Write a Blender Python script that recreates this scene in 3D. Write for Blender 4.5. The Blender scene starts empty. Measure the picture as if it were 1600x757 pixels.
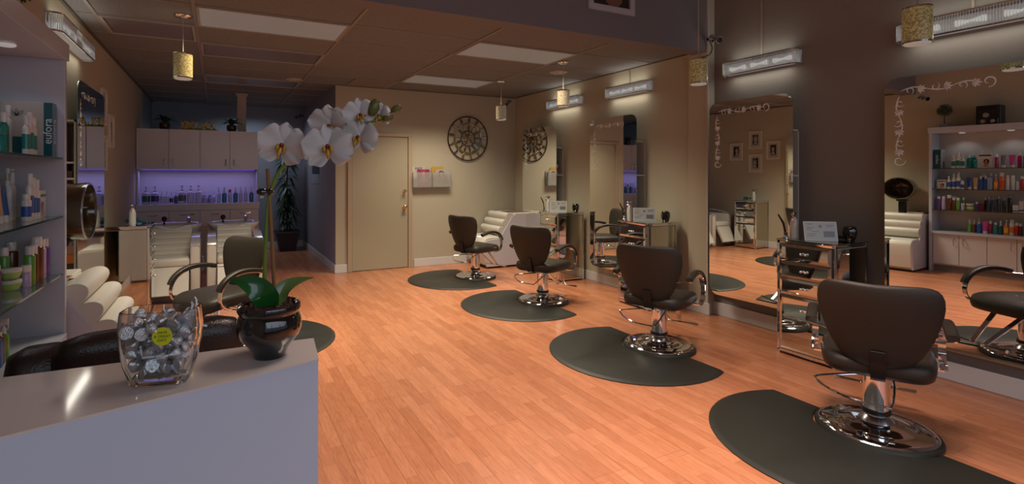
import bpy, bmesh, math, random
from math import sin, cos, pi, radians, atan2, sqrt
from mathutils import Vector, Matrix
random.seed(7)
SC = bpy.context.scene
COL = SC.collection
# ---------------------------------------------------------------- camera
F, YAW, PX, PY, CH = 802.8, 0.4534, 731.77, 272.1, 1.439
cd = bpy.data.cameras.new('camera'); cam = bpy.data.objects.new('camera', cd); COL.objects.link(cam)
cd.sensor_width = 36; cd.lens = F / 1600 * 36; cd.clip_start = .05; cd.clip_end = 60
cd.shift_x = (800 - PX) / 1600; cd.shift_y = -(378.5 - PY) / 1600
cam.location = (0, 0, CH); cam.rotation_euler = (pi / 2, 0, -YAW)
SC.camera = cam
SC.view_settings.view_transform = 'Standard'; SC.view_settings.look = 'None'
SC.view_settings.exposure = 0.0; SC.view_settings.gamma = 1; SC.view_settings.use_curve_mapping = False
# ---------------------------------------------------------------- world and lights
W = bpy.data.worlds.new('world'); SC.world = W; W.use_nodes = True
W.node_tree.nodes['Background'].inputs[0].default_value = (.62, .74, 1, 1)
W.node_tree.nodes['Background'].inputs[1].default_value = .35
def area(name, loc, sx, sy, power, col, rot=(0, 0, 0), spread=180):
    l = bpy.data.lights.new(name, 'AREA'); l.shape = 'RECTANGLE'; l.size = sx; l.size_y = sy
    l.energy = power; l.color = col; l.spread = radians(spread)
    o = bpy.data.objects.new(name, l); COL.objects.link(o); o.location = loc; o.rotation_euler = rot
    return o
def spot(name, loc, power, col, angle=100, r=.03, rot=(0, 0, 0), blend=.6):
    l = bpy.data.lights.new(name, 'SPOT'); l.energy = power; l.color = col; l.spot_size = radians(angle); l.spot_blend = blend
    l.shadow_soft_size = r
    o = bpy.data.objects.new(name, l); COL.objects.link(o); o.location = loc; o.rotation_euler = rot
    return o
WARM = (1, .86, .66); COOL = (.80, .87, 1); PINK = (1, .80, .70)
TROF = [(.44, 4.745), (2.88, 4.745), (2.88, 6.575)]
area('troffer_light', (TROF[0][0], TROF[0][1], 2.69), 1.1, .5, 44, WARM, spread=115)
area('troffer_light', (TROF[1][0], TROF[1][1], 2.69), 1.1, .5, 38, WARM, spread=115)
area('troffer_light', (TROF[2][0], TROF[2][1], 2.69), 1.1, .5, 30, WARM, spread=115)
area('front_ceiling_light', (1.9, 1.5, 3.5), 1.2, 1.2, 55, PINK, spread=85)
area('passage_light', (.5, 9.9, 2.68), .9, .5, 9, (.75, .85, 1), spread=150)
area('window_daylight', (1.6, -1.75, 2.0), 4.6, 1.6, 26, COOL, rot=(radians(52), 0, 0), spread=150)
area('led_strip_light', (-.24, 8.72, 1.485), 1.5, .05, 2.4, (.42, .37, 1), spread=170)
# ---------------------------------------------------------------- materials
def srgb(r, g, b):
    f = lambda c: (c / 255 / 12.92) if c / 255 <= .04045 else ((c / 255 + .055) / 1.055) ** 2.4
    return (f(r), f(g), f(b), 1)
MATS = {}
def M(name, col=(.8, .8, .8), rough=.5, metal=0, emit=None, es=1, bump=0, bscale=200, coat=0, trans=0, ior=1.45, spec=None, noise=0, nscale=8, alpha=1):
    if name in MATS: return MATS[name]
    m = bpy.data.materials.new(name); m.use_nodes = True; nt = m.node_tree; b = nt.nodes['Principled BSDF']
    c = tuple(col)[:3] + (1,)
    b.inputs['Base Color'].default_value = c; b.inputs['Roughness'].default_value = rough
    b.inputs['Metallic'].default_value = metal; b.inputs['IOR'].default_value = ior
    b.inputs['Coat Weight'].default_value = coat; b.inputs['Coat Roughness'].default_value = .08
    b.inputs['Transmission Weight'].default_value = trans
    if spec is not None: b.inputs['Specular IOR Level'].default_value = spec
    if alpha < 1: b.inputs['Alpha'].default_value = alpha
    if emit: b.inputs['Emission Color'].default_value = tuple(emit)[:3] + (1,); b.inputs['Emission Strength'].default_value = es
    if noise or bump:
        tc = nt.nodes.new('ShaderNodeTexCoord')
    if noise:
        n = nt.nodes.new('ShaderNodeTexNoise'); n.inputs['Scale'].default_value = nscale; n.inputs['Detail'].default_value = 4
        r = nt.nodes.new('ShaderNodeMapRange'); r.inputs[3].default_value = 1 - noise; r.inputs[4].default_value = 1 + noise
        mx = nt.nodes.new('ShaderNodeVectorMath'); mx.operation = 'SCALE'; mx.inputs[0].default_value = c[:3]
        nt.links.new(tc.outputs['Object'], n.inputs['Vector']); nt.links.new(n.outputs['Fac'], r.inputs[0])
        nt.links.new(r.outputs[0], mx.inputs['Scale']); nt.links.new(mx.outputs[0], b.inputs['Base Color'])
    if bump:
        n2 = nt.nodes.new('ShaderNodeTexNoise'); n2.inputs['Scale'].default_value = bscale; n2.inputs['Detail'].default_value = 3
        bp = nt.nodes.new('ShaderNodeBump'); bp.inputs['Strength'].default_value = bump; bp.inputs['Distance'].default_value = .002
        nt.links.new(tc.outputs['Object'], n2.inputs['Vector']); nt.links.new(n2.outputs['Fac'], bp.inputs['Height'])
        nt.links.new(bp.outputs[0], b.inputs['Normal'])
    MATS[name] = m
    return m
wall_m = M('wall_paint_beige', (.45, .41, .31), .75, bump=.5, bscale=60, spec=.3)
wallg_m = M('wall_paint_beige_shaded', (.215, .20, .18), .75, bump=.6, bscale=60, spec=.3)  # same beige paint, with the near wall's dimness put into the colour
wallb_m = M('wall_paint_bluegrey', (.23, .25, .30), .7, bump=.4, bscale=60)
wallp_m = M('wall_paint_mauve', (.30, .28, .33), .55, bump=.3, bscale=60)
white_m = M('white_trim', (.62, .62, .62), .45)
door_m = M('door_paint', (.38, .34, .24), .45)
casing_m = M('door_casing_paint', (.42, .33, .23), .4)
chrome = M('chrome', (.82, .82, .84), .07, 1)
chrome_d = M('chrome_brushed', (.55, .55, .57), .22, 1)
gold = M('brass', (.8, .55, .2), .2, 1)
mirror_m = M('mirror_silver', (.86, .88, .86), .0, 1)
mirror_f = M('mirror_furniture', (.70, .72, .68), .03, 1)
mirror_e = M('mirror_glass_edge', (.16, .26, .22), .15, 0, coat=1)
etch_m = M('etched_frost', (.80, .81, .78), .6)
vinyl = M('olive_black_vinyl', (.026, .021, .016), .42, bump=.5, bscale=500, spec=.45)
vinyl_s = M('strap_black', (.008, .008, .008), .35)
blackp = M('black_plastic', (.012, .012, .012), .3)
blackg = M('black_gloss', (.006, .006, .006), .06, coat=1)
rubber = M('mat_rubber', (.017, .018, .014), .46, bump=.4, bscale=250, spec=.5, noise=.12, nscale=6)
white_v = M('white_vinyl', (.62, .60, .54), .32)
white_l = M('white_laminate', (.47, .50, .57), .16, spec=.5)
white_c = M('cabinet_white', (.62, .59, .59), .22)
ceram = M('white_ceramic', (.66, .65, .62), .08, coat=1)
glass_m = M('shelf_glass', (.75, .95, .88), .02, trans=1, ior=1.3)
glassedge = M('shelf_glass_edge', (.02, .06, .05), .08)
leather = M('dark_leather', (.016, .010, .008), .30, bump=.6, bscale=180, spec=.6)
# floor: laminate strips running along Y
def floor_mat():
    m = bpy.data.materials.new('laminate_floor'); m.use_nodes = True; nt = m.node_tree; N = nt.nodes; L = nt.links
    b = N['Principled BSDF']; tc = N.new('ShaderNodeTexCoord'); mp = N.new('ShaderNodeMapping'); mp.inputs['Rotation'].default_value = (0, 0, pi / 2)
    L.new(tc.outputs['Object'], mp.inputs['Vector'])
    br = N.new('ShaderNodeTexBrick'); br.offset = .37; br.offset_frequency = 2; br.squash = 1
    br.inputs['Scale'].default_value = 1; br.inputs['Brick Width'].default_value = .43; br.inputs['Row Height'].default_value = .066
    br.inputs['Mortar Size'].default_value = .0011; br.inputs['Mortar Smooth'].default_value = .3; br.inputs['Bias'].default_value = 0
    br.inputs['Color1'].default_value = (.57, .235, .118, 1); br.inputs['Color2'].default_value = (.46, .172, .080, 1); br.inputs['Mortar'].default_value = (.33, .12, .05, 1)
    L.new(mp.outputs[0], br.inputs['Vector'])
    # wide board joints
    b2 = N.new('ShaderNodeTexBrick'); b2.offset = .5; b2.inputs['Scale'].default_value = 1; b2.inputs['Brick Width'].default_value = 1.28; b2.inputs['Row Height'].default_value = .198
    b2.inputs['Mortar Size'].default_value = .0012; b2.inputs['Color1'].default_value = (1, 1, 1, 1); b2.inputs['Color2'].default_value = (.9, .9, .9, 1); b2.inputs['Mortar'].default_value = (.6, .55, .5, 1)
    L.new(mp.outputs[0], b2.inputs['Vector'])
    mp2 = N.new('ShaderNodeMapping'); mp2.inputs['Scale'].default_value = (26, 2.2, 1); L.new(tc.outputs['Object'], mp2.inputs['Vector'])
    no = N.new('ShaderNodeTexNoise'); no.inputs['Scale'].default_value = 3; no.inputs['Detail'].default_value = 6; no.inputs['Roughness'].default_value = .65; no.inputs['Distortion'].default_value = 1.2
    L.new(mp2.outputs[0], no.inputs['Vector'])
    rp = N.new('ShaderNodeMapRange'); rp.inputs[1].default_value = .3; rp.inputs[2].default_value = .7; rp.inputs[3].default_value = .78; rp.inputs[4].default_value = 1.14
    L.new(no.outputs['Fac'], rp.inputs[0])
    m1 = N.new('ShaderNodeMix'); m1.data_type = 'RGBA'; m1.blend_type = 'MULTIPLY'; m1.inputs[0].default_value = 1
    L.new(br.outputs['Color'], m1.inputs[6]); L.new(b2.outputs['Color'], m1.inputs[7])
    m2 = N.new('ShaderNodeVectorMath'); m2.operation = 'SCALE'; L.new(m1.outputs[2], m2.inputs[0]); L.new(rp.outputs[0], m2.inputs['Scale'])
    L.new(m2.outputs[0], b.inputs['Base Color'])
    b.inputs['Roughness'].default_value = .27; b.inputs['Specular IOR Level'].default_value = .5
    return m
floor_m = floor_mat()
def ceil_mat():
    m = bpy.data.materials.new('ceiling_tile'); m.use_nodes = True; nt = m.node_tree; N = nt.nodes; L = nt.links
    b = N['Principled BSDF']; tc = N.new('ShaderNodeTexCoord')
    v = N.new('ShaderNodeTexNoise'); v.inputs['Scale'].default_value = 110; v.inputs['Detail'].default_value = 3
    L.new(tc.outputs['Object'], v.inputs['Vector'])
    cr = N.new('ShaderNodeValToRGB'); cr.color_ramp.elements[0].position = .36; cr.color_ramp.elements[0].color = (.085, .085, .085, 1)
    cr.color_ramp.elements[1].position = .46; cr.color_ramp.elements[1].color = (.20, .205, .21, 1)
    L.new(v.outputs['Fac'], cr.inputs[0]); L.new(cr.outputs[0], b.inputs['Base Color']); b.inputs['Roughness'].default_value = .9
    return m
ceil_m = ceil_mat()
# ---------------------------------------------------------------- mesh helpers
def BM(): return bmesh.new()
def box(bm, x0, x1, y0, y1, z0, z1, mi=0):
    vs = [bm.verts.new((x, y, z)) for z in (z0, z1) for y in (y0, y1) for x in (x0, x1)]
    for f in ((0, 2, 3, 1), (4, 5, 7, 6), (0, 1, 5, 4), (2, 6, 7, 3), (0, 4, 6, 2), (1, 3, 7, 5)):
        fc = bm.faces.new([vs[i] for i in f]); fc.material_index = mi
    return vs
def rbox(bm, x0, x1, y0, y1, z0, z1, r=.01, seg=3, mi=0):
    t = bmesh.new(); box(t, x0, x1, y0, y1, z0, z1)
    bmesh.ops.bevel(t, geom=t.edges[:], offset=r, segments=seg, profile=.5, affect='EDGES')
    merge(bm, t, mi)
def merge(bm, t, mi=None, mat=None):
    t.verts.ensure_lookup_table(); mp = {}
    for v in t.verts: mp[v] = bm.verts.new((mat @ v.co) if mat else v.co)
    for f in t.faces:
        try: nf = bm.faces.new([mp[v] for v in f.verts])
        except ValueError: continue
        nf.material_index = f.material_index if mi is None else mi
    t.free()
def loft(bm, rings, cap=True, mi=0, closed=True):
    R = [[bm.verts.new(p) for p in r] for r in rings]
    n = len(R[0])
    for a, b in zip(R, R[1:]):
        for i in range(n if closed else n - 1):
            j = (i + 1) % n
            f = bm.faces.new((a[i], a[j], b[j], b[i])); f.material_index = mi
    if cap:
        for r, rev in ((R[0], True), (R[-1], False)):
            f = bm.faces.new(r[::-1] if rev else r); f.material_index = mi
    return R
def lathe(bm, prof, seg=24, c=(0, 0, 0), sx=1, sy=1, mi=0, cap=True):
    loft(bm, [[(c[0] + r * sx * cos(2 * pi * i / seg), c[1] + r * sy * sin(2 * pi * i / seg), c[2] + z) for i in range(seg)] for r, z in prof], cap, mi)
def frame_of(d):
    d = d.normalized(); u = Vector((0, 0, 1)) if abs(d.z) < .95 else Vector((1, 0, 0))
    a = d.cross(u).normalized(); return a, a.cross(d).normalized()
def tube(bm, pts, r, seg=8, mi=0, flat=None, cap=True, up=None):
    pts = [Vector(p) for p in pts]; rs = r if isinstance(r, (list, tuple)) else [r] * len(pts); rings = []
    a = None
    for k, p in enumerate(pts):
        d = (pts[min(k + 1, len(pts) - 1)] - pts[max(k - 1, 0)])
        if up is not None:
            a = Vector(up); b = d.normalized().cross(a).normalized()
        elif a is None: a, b = frame_of(d)
        else:
            a = (a - d.normalized() * a.dot(d.normalized())).normalized(); b = d.normalized().cross(a)
        fa, fb = (flat if flat else (1, 1))
        rings.append([p + (a * cos(2 * pi * i / seg) * fa + b * sin(2 * pi * i / seg) * fb) * rs[k] for i in range(seg)])
    loft(bm, rings, cap, mi)
def strap(bm, pts, w, t, up, mi=0, rnd=0):
    """rectangular section swept along pts; 'up' is the width axis"""
    pts = [Vector(p) for p in pts]; up = Vector(up).normalized(); rings = []
    for k, p in enumerate(pts):
        d = (pts[min(k + 1, len(pts) - 1)] - pts[max(k - 1, 0)]).normalized(); n = d.cross(up).normalized()
        if rnd:
            rings.append([p + up * w / 2 * sgnpow(cos(q), .6) + n * t / 2 * sgnpow(sin(q), .6) for q in [2 * pi * i / 14 for i in range(14)]])
        else:
            rings.append([p + up * w / 2 + n * t / 2, p - up * w / 2 + n * t / 2, p - up * w / 2 - n * t / 2, p + up * w / 2 - n * t / 2])
    loft(bm, rings, True, mi)
def sgnpow(v, e): return math.copysign(abs(v) ** e, v)
def prism(bm, poly, axis, h0, h1, mi=0):
    """extrude a 2D polygon; axis 'x': poly=(y,z); 'y': (x,z); 'z': (x,y)"""
    def P(p, h): return {'x': (h, p[0], p[1]), 'y': (p[0], h, p[1]), 'z': (p[0], p[1], h)}[axis]
    a = [bm.verts.new(P(p, h0)) for p in poly]; b = [bm.verts.new(P(p, h1)) for p in poly]; n = len(poly)
    for i in range(n):
        f = bm.faces.new((a[i], a[(i + 1) % n], b[(i + 1) % n], b[i])); f.material_index = mi
    f = bm.faces.new(a[::-1]); f.material_index = mi; f = bm.faces.new(b); f.material_index = mi
def sphere(bm, c, r, su=12, sv=8, s=(1, 1, 1), mi=0):
    rings = []
    for k in range(1, sv):
        t = pi * k / sv; rings.append([(c[0] + r * s[0] * sin(t) * cos(2 * pi * i / su), c[1] + r * s[1] * sin(t) * sin(2 * pi * i / su), c[2] - r * s[2] * cos(t)) for i in range(su)])
    loft(bm, rings, True, mi)
def frame4(b, axis, u0, u1, v0, v1, w, h0, h1):
    """mitred rectangular frame in the plane normal to axis"""
    O = [(u0, v0), (u1, v0), (u1, v1), (u0, v1)]; I = [(u0 + w, v0 + w), (u1 - w, v0 + w), (u1 - w, v1 - w), (u0 + w, v1 - w)]
    P = {'x': lambda p, h: (h, p[0], p[1]), 'y': lambda p, h: (p[0], h, p[1]), 'z': lambda p, h: (p[0], p[1], h)}[axis]
    V = [[b.verts.new(P(p, h)) for p in q] for q, h in ((O, h0), (O, h1), (I, h1), (I, h0))]
    for k in range(4):
        A_, B_ = V[k], V[(k + 1) % 4]
        for i in range(4):
            j = (i + 1) % 4; b.faces.new((A_[i], A_[j], B_[j], B_[i]))
def arc(cx, cy, r, a0, a1, n=8): return [(cx + r * cos(radians(a0 + (a1 - a0) * i / n)), cy + r * sin(radians(a0 + (a1 - a0) * i / n))) for i in range(n + 1)]
def smoothpath(pts, n=6):
    pts = [Vector(p) for p in pts]; out = []
    for i in range(len(pts) - 1):
        p0, p1, p2, p3 = pts[max(i - 1, 0)], pts[i], pts[i + 1], pts[min(i + 2, len(pts) - 1)]
        for k in range(n):
            t = k / n; out.append(.5 * ((2 * p1) + (p2 - p0) * t + (2 * p0 - 5 * p1 + 4 * p2 - p3) * t * t + (3 * p1 - p0 - 3 * p2 + p3) * t ** 3))
    out.append(pts[-1]); return out
def obj(name, bm, mats, parent=None, smooth=False, bev=0, loc=None, rot=None, angle=35, label=None):
    bmesh.ops.remove_doubles(bm, verts=bm.verts[:], dist=1e-6)
    bmesh.ops.recalc_face_normals(bm, faces=bm.faces[:])
    me = bpy.data.meshes.new(name); bm.to_mesh(me); bm.free()
    for m in (mats if isinstance(mats, (list, tuple)) else [mats]): me.materials.append(m)
    o = bpy.data.objects.new(name, me); COL.objects.link(o)
    if smooth:
        for p in me.polygons: p.use_smooth = True
        try: me.set_sharp_from_angle(angle=radians(angle))
        except Exception: pass
    if bev:
        md = o.modifiers.new('bevel', 'BEVEL'); md.width = bev; md.segments = 2; md.limit_method = 'ANGLE'
    if parent: o.parent = parent
    if loc is not None: o.location = loc
    if rot is not None: o.rotation_euler = rot
    if label: o['label'] = label
    return o
def tag(o, label, cat, group=None, kind=None):
    o['label'] = label; o['category'] = cat
    if group: o['group'] = group
    if kind: o['kind'] = kind
    return o
def thing(name, label, cat, loc=(0, 0, 0), rz=0, group=None):
    o = bpy.data.objects.new(name, None); COL.objects.link(o); o.empty_display_size = .1
    o.location = loc; o.rotation_euler = (0, 0, rz)
    return tag(o, label, cat, group)
def struct(name, bm, m, **k):
    o = obj(name, bm, m, **k); o['kind'] = 'structure'; return o
def kids(o): return [c for c in bpy.data.objects if c.parent == o]
def dup(o, parent=None, loc=None, rz=None, label=None, name=None):
    c = o.copy(); COL.objects.link(c)
    if parent: c.parent = parent
    if loc is not None: c.location = loc
    if rz is not None: c.rotation_euler = (0, 0, rz)
    if label: c['label'] = label
    for k in kids(o): dup(k, c)
    return c
def text_bm(s, size, depth=.0004, align='CENTER', spacing=1):
    cu = bpy.data.curves.new('t', 'FONT'); cu.body = s; cu.size = size; cu.extrude = depth; cu.align_x = align; cu.align_y = 'CENTER'; cu.space_character = spacing
    cu.resolution_u = 3
    ob = bpy.data.objects.new('t', cu); COL.objects.link(ob); bpy.context.view_layer.update()
    me = bpy.data.meshes.new_from_object(ob.evaluated_get(bpy.context.evaluated_depsgraph_get()))
    bm = bmesh.new(); bm.from_mesh(me); bpy.data.objects.remove(ob); bpy.data.curves.remove(cu); bpy.data.meshes.remove(me)
    return bm
def at(px, py, d):
    """world point seen at photo pixel (px, py) at depth d in front of the camera"""
    l = (px - PX) / F * d; u = (PY - py) / F * d
    return Vector((d * sin(YAW) + l * cos(YAW), d * cos(YAW) - l * sin(YAW), CH + u))
# ================================================================ SETTING
LX, RX, NX = -1.05, 4.56, 4.60      # side walls (far room / near room)
BY, PXW, FY = 7.53, 1.53, 10.65     # partition front, partition side, far wall
CZ, HZ, BEAM0, BEAM1, BZ = 2.737, 3.6, 3.66, 3.83, 2.69
FRY = -1.6
b = BM(); box(b, LX - .1, NX + .15, FRY - 3, FY + .1, -.1, 0); struct('floor', b, floor_m)
# left wall (two paint colours)
b = BM(); box(b, LX - .1, LX, FRY, 9.35, 0, HZ); struct('wall_left', b, wall_m)
b = BM(); box(b, LX - .1, LX - .0, 9.35, FY + .1, 0, HZ); struct('wall_left_passage', b, wallb_m)
b = BM(); box(b, RX, RX + .2, BEAM0 + .1, BY + .1, 0, HZ); struct('wall_right', b, wall_m)
b = BM(); box(b, NX, NX + .15, FRY, 3.75, 0, HZ); struct('wall_right_near', b, wallg_m)
b = BM(); box(b, PXW + .1, RX, BY + .002, BY + .1, 0, CZ + .05)
struct('wall_back', b, wall_m)
b = BM(); box(b, PXW, PXW + .1, BY + .002, FY, 0, CZ + .05); struct('wall_passage', b, wallp_m)
b = BM(); box(b, PXW, PXW + .1, BY, BY + .004, 0, CZ + .04); struct('wall_back_end', b, wall_m)
b = BM(); box(b, LX - .1, PXW + .1, FY, FY + .1, 0, CZ + .05); struct('wall_far', b, wallb_m)
# beam wall over the room opening
b = BM(); box(b, LX, RX - .05, BEAM0, BEAM1, BZ, HZ); struct('wall_beam', b, M('beam_paint', (.18, .17, .18), .75, bump=.3, bscale=60))
b = BM(); box(b, 4.50, NX + .05, 3.65, 3.89, 0, HZ); struct('wall_pillar', b, wall_m)
b = BM(); box(b, 4.492, 4.512, 3.642, 3.662, .1, HZ); struct('trim_1', b, M('corner_guard', (.5, .47, .43), .5))
# ceilings
b = BM(); box(b, LX, RX, BEAM1, FY, CZ, CZ + .04); struct('ceiling', b, ceil_m)
b = BM(); box(b, LX - .1, NX + .15, FRY - .1, BEAM0 + .05, HZ, HZ + .1); struct('ceiling_front', b, M('front_ceiling', (.5, .48, .45), .8))
# ceiling grid
grid_m = M('ceiling_grid', (.25, .23, .20), .5)
GX = [-.170 + 1.22 * j for j in range(4)]; GY = [3.8285 + .61 * i for i in range(12)]
b = BM()
for x in GX + [-1.39 + .5]:
    y1 = FY if x < PXW else BY
    if x == -1.39 + .5: box(b, x - .012, x + .012, GY[1], GY[2] + .61, CZ - .008, CZ + .001)
    else: box(b, x - .012, x + .012, BEAM1, y1, CZ - .008, CZ + .001)
struct('ceiling_grid_long', b, grid_m)
b = BM()
for k, y in enumerate(GY):
    if y > FY: continue
    box(b, LX, RX if y < BY else PXW, y - .006 + (.03 if k == 0 else 0), y + .006 + (.03 if k == 0 else 0), CZ - .006, CZ + .001)
struct('ceiling_grid_cross', b, M('ceiling_grid_cross', (.26, .23, .19), .5))
b = BM(); box(b, PXW, RX, BY - .012, BY, CZ - .012, CZ + .002); box(b, RX - .012, RX, BEAM1, BY, CZ - .012, CZ + .002); box(b, LX, LX + .02, BEAM1, FY, CZ - .02, CZ + .002)
struct('trim_2', b, M('ceiling_edge', (.10, .09, .07), .6))
# storefront behind the camera: sill, posts, transom and glass
b = BM(); box(b, LX - .1, NX + .15, FRY - .1, FRY, 0, .35); box(b, LX - .1, NX + .15, FRY - .1, FRY, 3.0, HZ)
for x in (LX - .1, NX - .1): box(b, x, x + .25, FRY - .1, FRY, .35, 3.0)
struct('wall_front', b, wall_m)
b = BM()
for x in (.2, 1.7, 3.2): box(b, x, x + .07, FRY - .09, FRY - .02, .35, 3.0)
box(b, LX + .15, NX - .1, FRY - .09, FRY - .02, 2.25, 2.32)
struct('window_1', b, chrome_d)
# baseboards
def baseboard(name, x0, x1, y0, y1, h=.12):
    b = BM(); box(b, x0, x1, y0, y1, 0, h); struct(name, b, white_m, bev=.004)
baseboard('baseboard_right', RX - .014, RX, 3.9, BY)
baseboard('baseboard_pillar', 4.485, 4.5, 3.62, 3.9); 
baseboard('baseboard_near', NX - .02, NX, FRY, 3.65, .13)
baseboard('baseboard_back', 2.73, RX - .015, BY - .014, BY)
baseboard('baseboard_back_end', PXW - .012, 1.70, BY - .014, BY)
baseboard('baseboard_passage', PXW - .014, PXW, BY, FY)
baseboard('baseboard_far', .60, PXW - .014, FY - .014, FY)
baseboard('baseboard_left', LX, LX + .014, FRY, FY)
b = BM(); rbox(b, NX - .035, NX, FRY, 3.64, .205, .235, .01); struct('trim_3', b, wall_m, smooth=True)
# door in the partition
t = thing('door_1', 'closed cream door in brown casing with brass knob and deadbolt', 'door', (0, 0, 0)); t['kind'] = 'structure'
b = BM(); box(b, 1.77, 2.625, BY - .012, BY + .0, .012, 2.0); obj('door_leaf', b, door_m, t)
b = BM()
for x0, x1 in ((1.70, 1.765), (2.632, 2.70)): box(b, x0, x1, BY - .03, BY + .0, 0, 2.004)
box(b, 1.70, 2.70, BY - .03, BY + .0, 2.005, 2.055)
obj('door_frame', b, casing_m, t, bev=.006)
for z, r in ((1.18, .025), (.93, .033)):
    b = BM(); lathe(b, [(r, 0), (r, .008), (.012, .012), (.012, .03), (r * .9, .04), (r * .95, .055), (r * .5, .065), (.001, .066)], 16)
    obj('door_knob', b, gold, t, smooth=True, loc=(2.57, BY - .012, z), rot=(pi / 2, 0, 0))
# ================================================================ CEILING FIXTURES
def troffer(x0, x1, y0, y1, lit, label):
    t = thing('ceiling_light', label, 'ceiling light', ((x0 + x1) / 2, (y0 + y1) / 2, CZ - .012), group='recessed troffers in the tile grid')
    w, d = (x1 - x0) / 2 - .015, (y1 - y0) / 2 - .012
    b = BM()
    frame4(b, 'z', -w, w, -d, d, .022, -.004, .01)
    obj('frame', b, M('troffer_frame', (.34, .32, .28), .4), t)
    b = BM()
    if lit:
        box(b, -w + .02, w - .02, -d + .02, d - .02, 0, .009)
        obj('diffuser', b, M('troffer_lit', (.3, .3, .3), .6, emit=(.93, 1, .96), es=.060), t)
    else:
        box(b, -w + .03, w - .03, -d + .02, d - .02, .004, .009)
        obj('diffuser', b, M('troffer_off', (.16, .14, .13), .35), t)
troffer(GX[0], GX[1], GY[1], GY[2], True, 'lit ceiling troffer above the clear path toward the sinks')
troffer(GX[2], GX[3], GY[1], GY[2], True, 'lit ceiling troffer close to the beam, over the styling chairs')
troffer(GX[2], GX[3], GY[4], GY[5], True, 'lit ceiling troffer between the beam light and the clock wall')
troffer(GX[0], GX[1], GY[3], GY[4], False, 'dark unlit ceiling troffer just beyond the lit one above the path')
troffer(GX[0], GX[1], GY[6], GY[7], False, 'dark unlit ceiling troffer near the column of the sink area')
troffer(-.89, GX[0], GY[2], GY[3], False, 'dark unlit ceiling troffer beside the mosaic pendant, along the cream wall')
def disc_speaker(x, y, label):
    b = BM(); lathe(b, [(.001, -.02), (.015, -.02), (.02, -.012), (.09, -.014), (.115, -.006), (.115, 0)], 24)
    tag(obj('ceiling_speaker', b, M('speaker_grille', (.42, .38, .34), .5), smooth=True, loc=(x, y, CZ - .001)), label, 'speaker', 'round ceiling speakers')
disc_speaker(*[v for v in (at(460, 124, .803 * 0 + 7.03))[:2]], 'round speaker in ceiling tile above the partition corner')
disc_speaker(*[v for v in (at(872.5, 112.5, 6.53))[:2]], 'round white speaker in ceiling beyond the pendant over the stations')
b = BM(); box(b, -.29, .29, -.29, .29, -.004, .006)
for i in range(7): box(b, -.26, .26, -.26 + i * .08, -.24 + i * .08, -.008, -.003)
tag(obj('ceiling_vent', b, M('vent_grey', (.24, .21, .19), .5), loc=(GX[2] - .305, GY[5] + .305, CZ - .006)), 'square grey air vent in ceiling next to partition top edge', 'vent')
def pendant(x, y, ztop, zbot, ceil, label, col, rod=True):
    t = thing('pendant_lamp', label, 'pendant lamp', (x, y, ceil), group='mosaic drum pendants')
    b = BM(); lathe(b, [(.001, 0), (.065, 0), (.068, -.008), (.055, -.02), (.02, -.03), (.001, -.031)], 20); obj('canopy', b, chrome, t, smooth=True)
    b = BM(); tube(b, [(0, 0, -.02), (0, 0, ztop - ceil)], .005, 6); obj('rod', b, M('rod_cream', (.5, .47, .42), .4), t, smooth=True)
    h0, h1 = zbot - ceil, ztop - ceil; r = .071
    b = BM(); lathe(b, [(r, h0 + .012), (r, h1 - .01)], 28, cap=False); lathe(b, [(r - .004, h1 - .01), (r - .004, h0 + .012)], 28, cap=False)
    obj('shade', b, col, t, smooth=True)
    b = BM(); lathe(b, [(.064, h0 + .006), (r + .003, h0 + .006), (r + .003, h0 + .016), (.064, h0 + .016), (.064, h0 + .006)], 28, cap=False); obj('rim', b, chrome, t, smooth=True); b = BM()
    lathe(b, [(.01, h1 - .01), (r + .003, h1 - .01), (r + .003, h1), (.01, h1), (.01, h1 - .01)], 28, cap=False); obj('rim', b, chrome, t, smooth=True)
    b = BM(); lathe(b, [(.001, h0), (.06, h0), (r - .002, h0 + .008), (r - .002, h0 + .012)], 24); obj('diffuser', b, M('pendant_diffuser', (.4, .4, .36), .5, emit=(1, .93, .75), es=.16), t, smooth=True)
    spot('pendant_light', (x, y, zbot - .03), 1.0, (1, .82, .55), 130, .06)
    return t
def mosaic(name, c1, c2, es):
    m = bpy.data.materials.new(name); m.use_nodes = True; nt = m.node_tree; N = nt.nodes; L = nt.links; bs = N['Principled BSDF']
    tc = N.new('ShaderNodeTexCoord'); v = N.new('ShaderNodeTexVoronoi'); v.inputs['Scale'].default_value = 85; L.new(tc.outputs['Object'], v.inputs['Vector'])
    cr = N.new('ShaderNodeValToRGB'); cr.color_ramp.elements[0].color = c1; cr.color_ramp.elements[1].color = c2; cr.color_ramp.elements[1].position = .75
    L.new(v.outputs['Distance'], cr.inputs[0]); L.new(cr.outputs[0], bs.inputs['Base Color']); L.new(cr.outputs[0], bs.inputs['Emission Color'])
    bs.inputs['Emission Strength'].default_value = es; bs.inputs['Roughness'].default_value = .25
    return m
mos_y = mosaic('mosaic_gold', (.56, .47, .20, 1), (.22, .17, .07, 1), .13)
mos_w = mosaic('mosaic_pearl', (.5, .45, .33, 1), (.25, .21, .13, 1), .14)
pendant(-.257, 4.797, 2.425, 2.213, CZ, 'gold mosaic drum pendant above the path to the sinks', mos_y)
pendant(3.558, 6.255, 2.396, 2.19, CZ, 'small pearl drum pendant hanging beside the round wall ornament', mos_w)
pendant(3.595, 4.868, 2.41, 2.217, CZ, 'pearl mosaic drum pendant beside the far crystal wall lamp', mos_w)
pendant(3.71, 3.10, 2.425, 2.205, HZ, 'gold mosaic drum pendant by the pillar under the camera', mos_y)
pendant(3.72, 1.57, 2.425, 2.205, HZ, 'gold mosaic drum pendant in front of long crystal lamp above big mirror', mos_y)
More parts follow.
